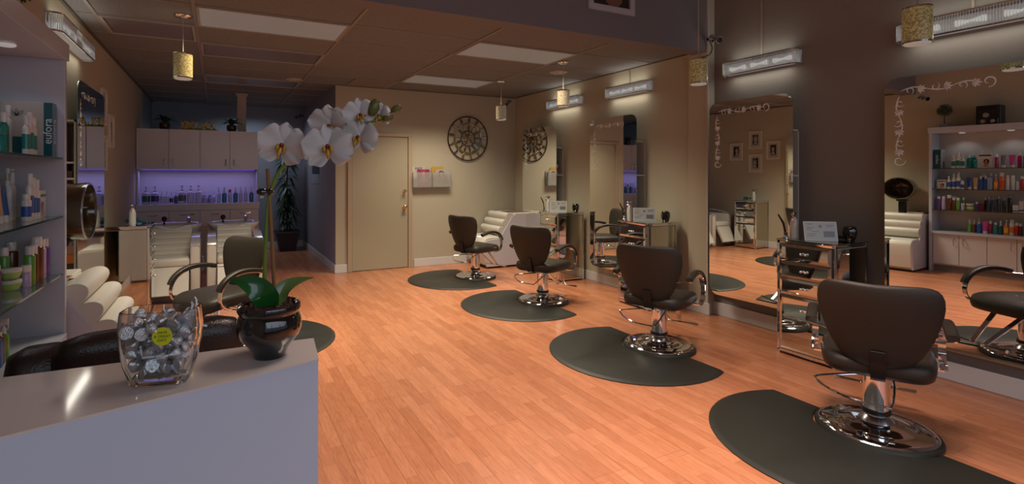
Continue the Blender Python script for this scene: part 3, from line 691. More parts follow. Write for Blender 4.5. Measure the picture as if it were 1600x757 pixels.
rows = {
 1.525: [('flat', 1485, 7, .185, WH, WH, TEAL, 'white bottle with green dot, closest to the boxed kit'), ('flat', 1492.5, 7, .205, WH, WH, TEAL, 'tall white bottle with green dot, second beside boxed kit'), ('flat', 1500, 7, .185, WH, WH, TEAL, 'white bottle with green dot, touching the teal bottle'),
   ('flat', 1508, 8, .19, TEAL, WH, None, 'teal bottle with white cap next to white bottles'), ('jar', 1517, 8, .12, TEAL, TEAL, None, 'squat teal jar beside teal bottle'),
   ('round', 1550.5, 6, .19, MAG, WH, None, 'slim magenta bottle with white cap beside the portrait card'), ('tube', 1561, 9, .175, GRY, WH, None, 'grey squeeze tube standing on white cap, top glass shelf'), ('tube', 1574, 11, .175, PNK, WH, None, 'pink squeeze tube standing on white cap, top glass shelf'),
   ('flat', 1584.5, 7, .21, MAG, WH, None, 'crimson bottle with white cap beside pink tube'), ('flat', 1593, 7.5, .225, MAG, WH, None, 'taller crimson bottle with white cap on the top glass shelf'), ('flat', 1602, 7, .2, MAG, WH, None, 'last crimson bottle in the top shelf row')],
 1.22: [('flat', 1477.5, 6.5, .19, WH, WH, BLU, 'white bottle with blue label beside the boxed portrait card'), ('flat', 1485.5, 6.5, .20, WH, WH, BLU, 'white bottle with blue label, second from portrait card'), ('flat', 1493, 7, .22, WH, WH, BLU, 'tallest white bottle with blue label, middle glass shelf'),
   ('round', 1500, 6, .125, WH, WH, BLU, 'short white bottle with blue panel, middle glass shelf'), ('tube', 1508.5, 9, .165, BLU, WH, None, 'blue squeeze tube standing on white cap'), ('tube', 1518, 8, .165, TAN, WH, None, 'tan squeeze tube standing on white cap'),
   ('flat', 1526.5, 7, .19, BLU, WH, None, 'blue bottle with white cap beside the tan tube'), ('flat', 1534, 7, .19, BLU, WH, None, 'blue bottle with white cap beside pale blue carton'), ('box', 1541, 8, .17, LBL, LBL, None, 'pale blue carton on middle glass shelf'),
   ('pump', 1549.5, 6.5, .215, ORG, WH, (230, 170, 60), 'orange pump bottle with yellow band'), ('round', 1558.5, 8.5, .235, ORG, WH, (200, 70, 30), 'large orange bottle with white cap, middle glass shelf'), ('can', 1567, 6.5, .2, WH, WH, None, 'white aerosol can beside the large orange bottle'),
   ('can', 1574.5, 7, .2, WH, WH, None, 'white aerosol can beside small white carton bottle'), ('round', 1581, 6, .12, WH, WH, None, 'small white bottle before red bottle'), ('round', 1588, 6.5, .19, RED, WH, None, 'red bottle with white cap, middle glass shelf'), ('flat', 1596.5, 7, .19, WH, WH, RED, 'white bottle with red label at the row end')],
 .915: [('round', 1460.5, 8, .195, PUR, WH, None, 'purple bottle with white cap at end of lowest glass shelf'), ('round', 1469, 7.5, .195, LAV, WH, None, 'pale lilac bottle with white cap'), ('round', 1478.5, 9, .215, BRN, WH, None, 'large brown bottle with white cap, lowest glass shelf'), ('round', 1486, 7, .18, BRN, WH, None, 'smaller brown bottle with white cap, lowest glass shelf'),
   ('round', 1493, 7, .18, GRN, WH, None, 'green bottle with white cap beside small brown bottle'), ('jar', 1500.5, 6, .10, LAV, WH, None, 'small lilac jar with white lid, before green tubs'),
   ('round', 1520.5, 5, .125, PUR, WH, None, 'short dark purple bottle beside green tubs'), ('box', 1528, 8, .11, MAR, MAR, None, 'maroon carton on the lowest glass shelf'),
   ('can', 1538.5, 6.5, .205, NAVY, GRY, None, 'navy can beside the maroon carton'), ('can', 1545.5, 6, .2, NAVY, GRY, None, 'navy can, second from the maroon carton'), ('can', 1553.5, 7, .22, NAVY, GRY, None, 'tallest navy can on lowest glass shelf'),
   ('round', 1561.5, 6, .19, BLK, GRY, None, 'dark brown bottle with silver cap beside navy cans'), ('round', 1570.5, 8, .245, BLK, GRY, None, 'tall dark brown bottle with silver cap before white cartons'),
   ('box', 1579, 9, .10, WH, WH, PUR, 'low white carton with purple stripe'), ('box', 1587, 6.5, .155, WH, WH, PUR, 'medium white carton with purple stripe'), ('box', 1594, 7, .19, WH, WH, PUR, 'tall white carton with purple stripe')],
 .60: [('spray', 1509, 6.5, .19, GRN, WH, None, 'green spray bottle at the end of cupboard-top row'), ('pump', 1516, 6, .185, BRN, WH, None, 'brown pump bottle on cupboard top'), ('pump', 1524, 8, .195, BLU, WH, None, 'blue pump bottle on the cupboard top'), ('tube', 1533.5, 11, .17, PNK, WH, None, 'pink squeeze tube on the cupboard top'),
   ('round', 1541.5, 6, .18, MAG, WH, None, 'crimson bottle with white cap on the cupboard top'), ('flat', 1549, 8, .165, TEAL, WH, None, 'teal bottle with white cap on the cupboard top'), ('spray', 1557, 7, .19, DTEAL, WH, None, 'dark teal spray bottle on the cupboard top'),
   ('pump', 1565, 7.5, .205, ORG, WH, (230, 170, 60), 'orange pump bottle with yellow band on cupboard top'), ('round', 1573.5, 8, .21, WH, WH, ORG, 'tall white bottle with orange stripe on cupboard top'), ('round', 1580, 6, .175, RED, WH, None, 'red bottle on the cupboard top'), ('round', 1585.5, 5.5, .165, MAR, WH, None, 'dark red bottle ending the cupboard-top row')]}
gname = {1.525: 'products on the top glass shelf', 1.22: 'products on the middle glass shelf', .915: 'products on the lowest glass shelf', .60: 'products on the cupboard top'}
for z, items in rows.items():
    for kind, x, w, h, body, cap, band, lab in items:
        wm = w * .00664 * .96
        cat = {'box': 'box', 'jar': 'jar', 'tube': 'tube'}.get(kind, 'bottle')
        bottle(kind, wm, h, body, cap, lab, cat, (-.80 if x < 1503 else -.865, ypx(x), z + .0005), pi / 2, gname[z], band, d=wm * (1.0 if kind != 'box' else .8))
# back rows seen from the desk
for (kind, x, w, h, body, cap, z, lab) in [('flat', 1489, 7, .235, WH, WH, 1.525, 'tall white bottle behind the green-dot bottles'), ('pump', 1510, 9, .255, TEAL, WH, 1.525, 'tall teal pump bottle at the back of top glass shelf'), ('pump', 1524, 9, .25, TEAL, WH, 1.525, 'second tall teal pump bottle at the shelf back'),
    ('flat', 1481, 7, .225, WH, WH, 1.22, 'taller white bottle at the back of middle shelf, by portrait card'), ('pump', 1489.5, 7, .245, WH, WH, 1.22, 'white pump bottle at the back of middle shelf'), ('flat', 1526, 8, .22, BLU, WH, 1.22, 'blue bottle behind the front blue pair'), ('flat', 1537, 8, .23, BLU, WH, 1.22, 'tall blue bottle behind the pale blue carton'),
    ('round', 1482, 8, .20, BRN, WH, .915, 'brown bottle standing behind the front brown pair'), ('round', 1496, 7, .185, GRN, WH, .915, 'green bottle standing behind the front green one'), ('round', 1530, 7, .19, MAR, WH, .915, 'maroon bottle behind the maroon carton'),
    ('spray', 1512, 6.5, .17, GRN, WH, .60, 'green spray bottle behind the first in the cupboard-top row'), ('pump', 1519, 6, .21, BLK, WH, .60, 'dark brown pump bottle behind the brown one')]:
    wm = w * .00664 * .95
    bottle(kind, wm, h, body, cap, lab, 'bottle', (-.80 - .085 if x < 1503 else -.955, ypx(x) - .01, z + .0005), pi / 2, gname[z])
for k, z in enumerate((.9155, .9655)):
    bottle('bowl', .085, .048, LGR, WH, ['lower green tub with white lid in a stack of two', 'upper green tub with white lid in a stack of two'][k], 'tub', (-.84, ypx(1510), z), 0, 'stacked green tubs')
# boxed kit with vertical lettering, portrait cards
t = thing('kit_box', 'large grey gift carton with teal spine lettered vertically, top glass shelf', 'box', (-.845, 3.235, 1.5255))
b = BM(); box(b, -.115, .085, .045, .115, 0, .275)
obj('carton', b, M('kit_grey', rgb(150, 145, 140), .35), t, bev=.001)
b = BM(); box(b, .0855, .088, .040, .117, 0, .275); box(b, .052, .086, .0435, .045, 0, .275)
for v in b.verts: pass
obj('teal_spine', b, pm((10, 70, 78)), t)
b = BM(); box(b, -.09, -.012, .0425, .0448, 0, .10); obj('teal_panel', b, pm((10, 70, 78)), t)
for rot, loc in (((pi / 2, 0, pi / 2), (.0884, .078, .13)), ((pi / 2, 0, 0), (.069, .0434, .13))):
    tb = text_bm('eufora', .05, .0003); bmesh.ops.rotate(tb, verts=tb.verts[:], cent=(0, 0, 0), matrix=Matrix.Rotation(pi / 2, 3, 'Z'))
    obj('lettering', tb, pm((200, 205, 205)), t, loc=loc, rot=rot)
b = BM()
for a in (-40, 0, 40):
    c, s = cos(radians(a + 90)), sin(radians(a + 90))
    pts = []
    for i in range(10):
        q = 2 * pi * i / 10; u = .022 + .02 * cos(q); v = .009 * sin(q); pts.append((-.055 + u * c - v * s, .20 + u * s + v * c))
    prism(b, pts, 'y', .0444, .0448)
obj('leaf_emblem', b, pm((118, 114, 112)), t)
def portrait_card(name, loc, w, h, label, rz=pi / 2, bg=(185, 190, 188), hair=(40, 26, 20), skin=(190, 120, 90), lean=0, face='card'):
    t = thing(name, label, 'card', loc, rz, None)
    b = BM(); box(b, -w / 2, w / 2, -.004, .004, 0, h); obj('card', b, pm((198, 198, 195)), t)
    b = BM(); box(b, -w * .36, w * .36, -.0052, -.0042, h * .06, h * .62); obj('photo', b, pm(bg), t)
    b = BM(); box(b, -w * .42, w * .42, -.0052, -.0042, h * .76, h * .86); obj('header_bar', b, pm((20, 90, 90)), t)
    b = BM(); prism(b, [(-.10 * w + .17 * w * cos(q * pi / 8) + .06 * w * sin(q * pi / 4), h * .34 + .24 * h * sin(q * pi / 8)) for q in range(16)], 'y', -.0062, -.0054); obj('hair', b, pm(hair), t)
    b = BM(); prism(b, [(-.08 * w + .085 * w * cos(q * pi / 8), h * .38 + .13 * h * sin(q * pi / 8)) for q in range(16)], 'y', -.0070, -.0064); prism(b, [(-.25 * w, h * .07), (.12 * w, h * .07), (.02 * w, h * .26), (-.16 * w, h * .26)], 'y', -.0070, -.0064); obj('figure', b, pm(skin), t)
    t.rotation_euler = (0, 0, rz); return t
portrait_card('portrait_card', (-.865, ypx(1533), 1.526), .15, .215, 'white display card showing a dark-haired woman, among teal jars and magenta bottle')
portrait_card('portrait_card', (-.80, ypx(1465), 1.221), .105, .135, 'white boxed card with long-haired woman, middle glass shelf end')
b = BM(); rbox(b, -.075, .075, -.004, .004, 0, .2, .003); tag(obj('shelf_sign', b, pm((150, 152, 160)), loc=(-.95, ypx(1464), 1.221), rot=(0, 0, pi / 2)), 'pale rounded sign standing behind portrait card on middle shelf', 'sign')
# topiary and stereo on the canopy
leaf_m = M('topiary_leaf', rgb(52, 74, 34), .5, noise=.4, nscale=40)
t = thing('topiary', 'small ball topiary in white pot on top of the display unit', 'plant', (-.90, 3.27, 2.1305))
b = BM(); box(b, -.045, .045, -.045, .045, 0, .055); obj('pot', b, M('pot_pattern', rgb(150, 148, 150), .4, noise=.5, nscale=60), t, bev=.004)
b = BM(); tube(b, [(0, 0, .05), (.004, .003, .12), (0, 0, .20)], .006, 6); obj('stem', b, M('bark', rgb(70, 45, 28), .7), t)
b = BM()
sphere(b, (0, 0, .255), .062, 10, 8)
for i in range(420):
    v = Vector((random.gauss(0, 1), random.gauss(0, 1), random.gauss(0, 1))).normalized(); p = v * random.uniform(.06, .085) + Vector((0, 0, .255)); a, c = frame_of(v + Vector((random.random() - .5, random.random() - .5, .2)))
    l = .017; b.faces.new([b.verts.new(q) for q in (p - a * l * .4, p + v * l * .6 - c * l * .3, p + a * l * .4, p + v * l + c * l * .3)])
obj('foliage', b, leaf_m, t)
t = thing('stereo', 'black mini stereo with round silver dial on top of the display unit', 'stereo', (-.90, 2.78, 2.1305))
b = BM(); rbox(b, -.12, .10, -.125, .125, 0, .27, .008); obj('cabinet', b, blackp, t)
b = BM(); rbox(b, .10, .112, -.105, .105, .185, .255, .004); rbox(b, .10, .110, -.105, .105, .01, .085, .004); obj('face_panel', b, blackg, t)
b = BM(); lathe(b, [(.001, .02), (.02, .02), (.022, .012), (.034, .012), (.038, .004), (.038, 0)], 24); obj('dial', b, chrome_d, t, smooth=True, loc=(.10, .02, .135), rot=(0, pi / 2, 0))
for y in (-.05, .05):
    b = BM(); lathe(b, [(.001, .006), (.024, .006), (.027, 0)], 20); obj('speaker_cone', b, chrome_d, t, smooth=True, loc=(.110, y, .048), rot=(0, pi / 2, 0))
# ================================================================ RIBBED DRYER CHAIRS
def ribbed_chair(label, loc, rz, w=.60):
    t = thing('ribbed_lounge_chair', label, 'salon chair', loc, rz, 'ribbed white vinyl lounge chairs')
    side = [(-.37, .03), (.37, .03), (.37, .06), (.40, .30), (.40, .40), (.36, .43), (.14, .45), (-.08, .78), (-.08, .80), (-.37, .80)]
    for s in (-1, 1):
        b = BM(); prism(b, side, 'x', s * w / 2 - .012, s * w / 2 + .012); obj('side_panel', b, M('lounge_side', (.55, .55, .60), .25), t, bev=.003)
    b = BM(); box(b, -w / 2 + .012, w / 2 - .012, -.37, .33, .03, .36); box(b, -w / 2 + .012, w / 2 - .012, -.37, -.12, .36, .78); obj('frame', b, M('lounge_core', (.5, .48, .43), .4), t)
    b = BM(); box(b, -w / 2 + .02, w / 2 - .02, -.34, .30, 0, .03); obj('plinth', b, blackp, t)
    b = BM(); rbox(b, -w / 2 - .012, w / 2 + .012, -.37, -.13, .79, .83, .008); obj('top_shelf', b, white_v, t)
    n = Vector((0, .33, .22)).normalized()
    for k in range(3):
        c = Vector((0, -.065 + .068 * k, .765 - .105 * k)); b = BM(); rings = []
        dd = Vector((0, .22, -.33)).normalized()
        for i in range(25):
            q = -pi / 2 + pi * i / 24
            p = c + n * (.125 * sgnpow(cos(q), .9) - .03) + dd * (.068 * sin(q)) * 1.0
            rings.append((p.y, p.z))
        rings += [(c.y - n.y * .07 + dd.y * .066, c.z - n.z * .07 + dd.z * .066), (c.y - n.y * .07 - dd.y * .066, c.z - n.z * .07 - dd.z * .066)]
        prism(b, rings, 'x', -w / 2 - .004, w / 2 + .004); obj('back_roll', b, white_v, t, smooth=True, bev=.004)
    b = BM(); pf = [(.06, .35), (.06, .46), (.12, .475), (.30, .475), (.38, .46), (.42, .41), (.425, .36), (.41, .22), (.385, .06), (.33, .04), (.33, .35)]
    prism(b, pf, 'x', -w / 2 + .0, w / 2 - .0); obj('seat_pad', b, white_v, t, smooth=True, bev=.012)
    return t
ribbed_chair('white ribbed lounge chair with hood dryer, next to the display unit', (-.66, 3.755, 0), -pi / 2, .60)
ribbed_chair('white ribbed lounge chair in the corner by the ornament wall', (4.02, 7.17, 0), pi / 2, .60)
def magazine(name, loc, rz, label, cover, w=.21, h=.275, th=.004, group=None):
    t = thing(name, label, 'magazine', loc, rz, group)
    b = BM(); box(b, -w / 2, w / 2, -h / 2, h / 2, 0, th); obj('pages', b, pm((190, 185, 175)), t)
    b = BM(); box(b, -w / 2, w / 2, -h / 2, h / 2, th, th + .0006); box(b, -w / 2 - .001, -w / 2, -h / 2, h / 2, 0, th); obj('cover', b, pm(cover), t)
    b = BM(); rbox(b, -w * .3, w * .32, -h * .3, h * .2, th + .0006, th + .001, .0001, 1); obj('cover_photo', b, pm((200, 120, 70)), t)
    return t
magazine('magazine', (-.895, 3.575, .8305), 1.45, 'dark magazine at the bottom of the pile on the dryer chair', (40, 30, 40), .21, .28, .006)
magazine('magazine', (-.895, 3.573, .838), 1.62, 'magenta magazine on the pile atop the dryer chair', (150, 30, 100), .20, .27, .008)
magazine('magazine', (-.89, 3.575, .8475), 1.5, 'orange-cover magazine topping the pile on the dryer chair', (190, 90, 60), .19, .26, .006)
magazine('magazine', (4.24, 7.10, .8305), .2, 'dark magazine lying open on the corner lounge chair', (60, 36, 26), .2, .3, .006)
b = BM(); tube(b, [(-.95, 3.60, .8605), (-.88, 3.56, .8605)], .006, 6); tag(obj('hair_clip', b, blackp), 'thin black clip lying on the magazine pile', 'clip')
# hood dryer
hoodm = M('smoked_amber_plastic', rgb(62, 50, 30), .12, coat=.8)
t = thing('hood_dryer', 'smoked amber hood hair dryer above the ribbed lounge chair', 'hair dryer', (-.80, 3.76, .8305))
b = BM(); rings = []; CZH = .385
hp = [(-.20, .40), (-.18, .68), (-.13, .86), (-.05, .95), (.05, .98), (.085, 1.0), (.105, 1.0), (.105, .95), (.085, .93), (.05, .90), (-.05, .86), (-.12, .76), (-.16, .5), (-.165, .01)]
loft(b, [[(x, .205 * r * cos(2 * pi * i / 36), CZH + .172 * r * sin(2 * pi * i / 36)) for i in range(36)] for x, r in [(-.205, .02)] + hp]); obj('hood', b, hoodm, t, smooth=True, angle=50)
b = BM(); loft(b, [[(x, .205 * r * cos(2 * pi * i / 36), CZH + .172 * r * sin(2 * pi * i / 36)) for i in range(36)] for x, r in ((.098, .985), (.112, .985), (.112, .93), (.098, .93), (.098, .985))], cap=False); obj('rim', b, chrome_d, t, smooth=True)
b = BM()
for k in range(-3, 4): tube(b, [(-.10, k * .045, CZH - .11), (-.10, k * .045, CZH + .11)], .003, 5)
for k in range(-2, 3): tube(b, [(-.10, -.14, CZH + k * .045), (-.10, .14, CZH + k * .045)], .003, 5)
obj('grille', b, M('grille_brown', rgb(60, 34, 22), .3), t)
b = BM(); rbox(b, -.10, -.02, -.045, .045, 0, .20, .012); rbox(b, -.12, .02, -.06, .06, .185, .215, .01); obj('stem', b, blackp, t)
# ================================================================ SINK AREA
YC = 8.62
t = thing('sink_cabinet', 'white wall of upper cupboards, blue-lit niche and lower drawers at the back', 'cabinet', (-.24, 8.8, 0))
def P2(name, b, m, par=None, **k):
    bmesh.ops.translate(b, verts=b.verts[:], vec=-t.location); return obj(name, b, m, par or t, **k)
X0, X1 = LX + .005, .565
b = BM(); box(b, X0, X1, YC, 8.95, 1.515, 2.085); P2('upper_carcass', b, white_c)
xs = [X0 + (X1 - X0) * k / 4 for k in range(5)]
for k in range(4):
    b = BM(); box(b, xs[k] + .004, xs[k + 1] - .004, YC - .02, YC - .002, 1.508, 2.09); d = P2('upper_door', b, white_c, bev=.002)
    hx = xs[k + 1] - .055 if k % 2 == 0 else xs[k] + .055
    b = BM(); tube(b, smoothpath([(hx, YC - .018, 1.66), (hx, YC - .05, 1.645), (hx, YC - .055, 1.61), (hx, YC - .05, 1.575), (hx, YC - .018, 1.56)], 4), .006, 8); P2('handle', b, chrome_d, smooth=True)
b = BM(); box(b, X0, X1, 8.95, 8.98, 0, 2.085); box(b, X0, X0 + .02, YC + .02, 8.95, 1.0, 1.515); box(b, X1 - .02, X1, YC + .02, 8.95, 1.0, 1.515)
P2('back_panel', b, M('niche_panel', (.50, .48, .50), .35))
b = BM(); box(b, X0, X1 + .01, YC - .06, 8.95, .905, 1.0); P2('counter', b, white_c, bev=.003)
b = BM(); box(b, X0, X1, YC - .03, 8.95, 0, .905); P2('lower_carcass', b, white_c)
for k in range(4):
    b = BM(); box(b, xs[k] + .004, xs[k + 1] - .004, YC - .048, YC - .031, .66, .895); P2('drawer_front', b, white_c, bev=.002)
    b = BM(); box(b, xs[k] + .004, xs[k + 1] - .004, YC - .048, YC - .031, .08, .65); P2('lower_door', b, white_c, bev=.002)
    xm = (xs[k] + xs[k + 1]) / 2
    b = BM(); tube(b, smoothpath([(xm - .06, YC - .045, .845), (xm - .045, YC - .072, .84), (xm, YC - .078, .838), (xm + .045, YC - .072, .84), (xm + .06, YC - .045, .845)], 4), .006, 8); P2('drawer_handle', b, chrome_d, smooth=True)
b = BM(); box(b, X0 + .05, X1 - .05, YC + .02, YC + .05, 1.495, 1.508); P2('led_strip', b, M('led_blue', (.1, .1, .5), .5, emit=(.10, .08, 1), es=.6))
# products in the niche
CLR = (178, 176, 196)
nb = [(-.934, .10, .26, (170, 168, 190), (30, 90, 50), 'pump', 'gallon jug with green label, at the cream wall end'), (-.824, .10, .26, (170, 168, 190), (60, 20, 90), 'pump', 'gallon jug with purple label beside green-label jug'),
 (-.738, .055, .19, CLR, None, 'pump', 'small clear pump bottle beside purple-label jug'), (-.676, .055, .19, CLR, None, 'pump', 'small clear pump bottle, second from purple-label jug'), (-.617, .05, .17, CLR, BLK, 'pump', 'small clear pump bottle with dark label'), (-.56, .052, .17, (60, 60, 90), None, 'pump', 'small dark pump bottle before the big silver-label jug'),
 (-.478, .105, .275, CLR, (90, 80, 80), 'pump', 'large jug with silver banded label'), (-.366, .10, .275, CLR, None, 'pump', 'large white jug in the middle of blue-lit counter'), (-.262, .09, .275, CLR, None, 'pump', 'large white jug beside the wide tubs'),
 (-.172, .085, .10, (165, 160, 185), (110, 90, 130), 'jar', 'wide tub with purple label on the blue-lit counter'), (-.078, .088, .10, (165, 160, 185), (40, 20, 50), 'jar', 'wide tub with dark label on the blue-lit counter'),
 (.010, .05, .235, CLR, None, 'spray', 'white spray bottle with red neck beside the tubs'), (.087, .065, .235, (50, 105, 120), None, 'spray', 'teal spray bottle beside red-neck white one'), (.165, .05, .20, CLR, RED, 'round', 'white bottle with red cap between teal sprays'),
 (.243, .066, .235, (50, 105, 120), None, 'spray', 'teal spray bottle with black neck, middle of sprays'), (.318, .05, .235, CLR, None, 'spray', 'white spray bottle beside the middle teal one'), (.386, .05, .235, CLR, None, 'spray', 'white spray bottle with black neck'), (.47, .06, .235, (50, 100, 105), None, 'spray', 'teal spray bottle at the open end of the counter')]
for x, w, h, c, band, kind, lab in nb:
    if kind == 'jar':
        bottle('jar', w, .09, c, CLR, lab, 'tub', (x, 8.72, 1.0005), 0, 'products in the blue-lit niche')
    else:
        bottle(kind, w, h, c, (RED if 'red cap' in lab else CLR), lab, 'bottle', (x, 8.72, 1.0005), 0, 'products in the blue-lit niche', band if kind == 'pump' else None)
for x, c, lab in ((-.19, (90, 60, 110), 'pump bottle with purple collar behind the wide tubs'), (-.11, (60, 60, 120), 'pump bottle with blue collar behind the wide tubs'), (-.05, CLR, 'clear pump bottle behind the dark-label tub')):
    bottle('pump', .045, .17, c, CLR, lab, 'bottle', (x, 8.83, 1.0005), 0, 'products in the blue-lit niche')
# RELAX sign and two small plants on top
sign_m = M('sign_mustard', rgb(205, 178, 50), .5)
t = thing('letter_sign', 'mustard yellow letter sign reading RELAX on cabinet top', 'sign', (-.262, 8.70, 2.0865))
b = BM(); box(b, -.25, .25, -.03, .03, 0, .022); obj('base', b, sign_m, t)
def serif_letter(ch, x, w, h):
    b = BM(); s = w * .26; z0 = .022; y = .012; sf = .014
    def bar(x0, z0_, x1, z1_, tt): 
        d = Vector((x1 - x0, z1_ - z0_)); n = Vector((-d.y, d.x)).normalized() * tt / 2; prism(b, [(x0 + n.x, z0_ + n.y), (x0 - n.x, z0_ - n.y), (x1 - n.x, z1_ - n.y), (x1 + n.x, z1_ + n.y)], 'y', -y, y)
    def vs(xx): bar(xx, 0, xx, h, s); serif(xx, 0); serif(xx, h - sf)
    def serif(xx, zz): box(b, xx - s * .95, xx + s * .95, -y, y, zz, zz + sf)
    if ch in 'REL': vs(s)
    if ch == 'R':
        pts = [(s, h), (w * .62, h), (w * .86, h * .90), (w * .92, h * .74), (w * .84, h * .57), (w * .6, h * .47), (s, h * .47)]
        for a, c in zip(pts, pts[1:]): bar(a[0], a[1] - s * .3 * (a[1] > h * .8) , c[0], c[1] - s * .3 * (c[1] > h * .8), s * .75)
        bar(w * .5, h * .47, w * .95, 0, s * .95)
        box(b, w * .8, w * 1.08, -y, y, 0, sf)
    if ch == 'E':
        for zz in (0, h - .02): box(b, s, w * .92, -y, y, zz, zz + .02)
        box(b, s, w * .7, -y, y, h * .48, h * .48 + .018); box(b, w * .82, w * .92, -y, y, 0, .045); box(b, w * .82, w * .92, -y, y, h - .045, h); box(b, w * .62, w * .70, -y, y, h * .38, h * .66)
    if ch == 'L': box(b, s, w * .92, -y, y, 0, .02); box(b, w * .82, w * .92, -y, y, 0, .05)
    if ch == 'A':
        bar(w * .12, 0, w * .5, h, s * .6); bar(w * .5, h, w * .88, 0, s * 1.05); bar(w * .25, h * .33, w * .75, h * .33, .018); serif(w * .1, 0); serif(w * .9, 0)
    if ch == 'X':
        bar(w * .12, h, w * .88, 0, s * 1.05); bar(w * .88, h, w * .12, 0, s * .6)
        for xx in (.12, .88): serif(w * xx, 0); serif(w * xx, h - sf)
    bmesh.ops.translate(b, verts=b.verts[:], vec=(x, 0, .022)); return b
xx = -.235
for ch, w in (('R', .105), ('E', .085), ('L', .08), ('A', .105), ('X', .10)):
    obj('letter', serif_letter(ch, xx, w, .115), sign_m, t, label=f'letter {ch}'); xx += w - .004
grn_m = M('leaf_green', rgb(40, 62, 30), .45, noise=.3, nscale=20)
def leafy(b, base, ang, length, width, rise, droop, fold=.25, n=7):
    rows_ = []; ca, sa = cos(ang), sin(ang)
    for i in range(n + 1):
        q = i / n; r = length * q * (.95 if q < 1 else .97); z = rise * sin(q * pi * .6) - droop * q * q
        w = width * (sin(pi * min(1, q * .93 + .07)) ** .8) / 2 + .0008
        c = Vector((base[0] + r * ca, base[1] + r * sa, base[2] + z)); n_ = Vector((-sa, ca, 0))
        rows_.append((c + n_ * w + Vector((0, 0, fold * w)), c, c - n_ * w + Vector((0, 0, fold * w))))
    R = [[b.verts.new(p) for p in r] for r in rows_]
    for a, c in zip(R, R[1:]):
        for i in (0, 1): b.faces.new((a[i], a[i + 1], c[i + 1], c[i]))
for x, lab in ((-.70, 'small potted plant on the cabinet at the cream wall end'), (.19, 'small potted plant on cabinet top near the column')):
    t = thing('potted_plant', lab, 'plant', (x, 8.72, 2.0865), group='potted plants beside the letter sign')
    b = BM(); lathe(b, [(.045, 0), (.065, .02), (.075, .06), (.068, .10), (.06, .105), (.055, .09), (.001, .085)], 18); obj('pot', b, M('pot_brown', rgb(60, 36, 28), .3), t, smooth=True)
    b = BM()
    for i in range(16): leafy(b, (0, 0, .095), i * 2.4, random.uniform(.14, .20), .045, random.uniform(.07, .14), random.uniform(.02, .07))
    obj('foliage', b, grn_m, t, smooth=True)
b = BM(); box(b, -.065, .065, -.065, .065, 0, CZ); box(b, -.09, .09, -.09, .09, CZ - .03, CZ)
struct('trim_4', b, M('column_paint', (.50, .40, .30), .6), loc=(.345, 9.12, 0))
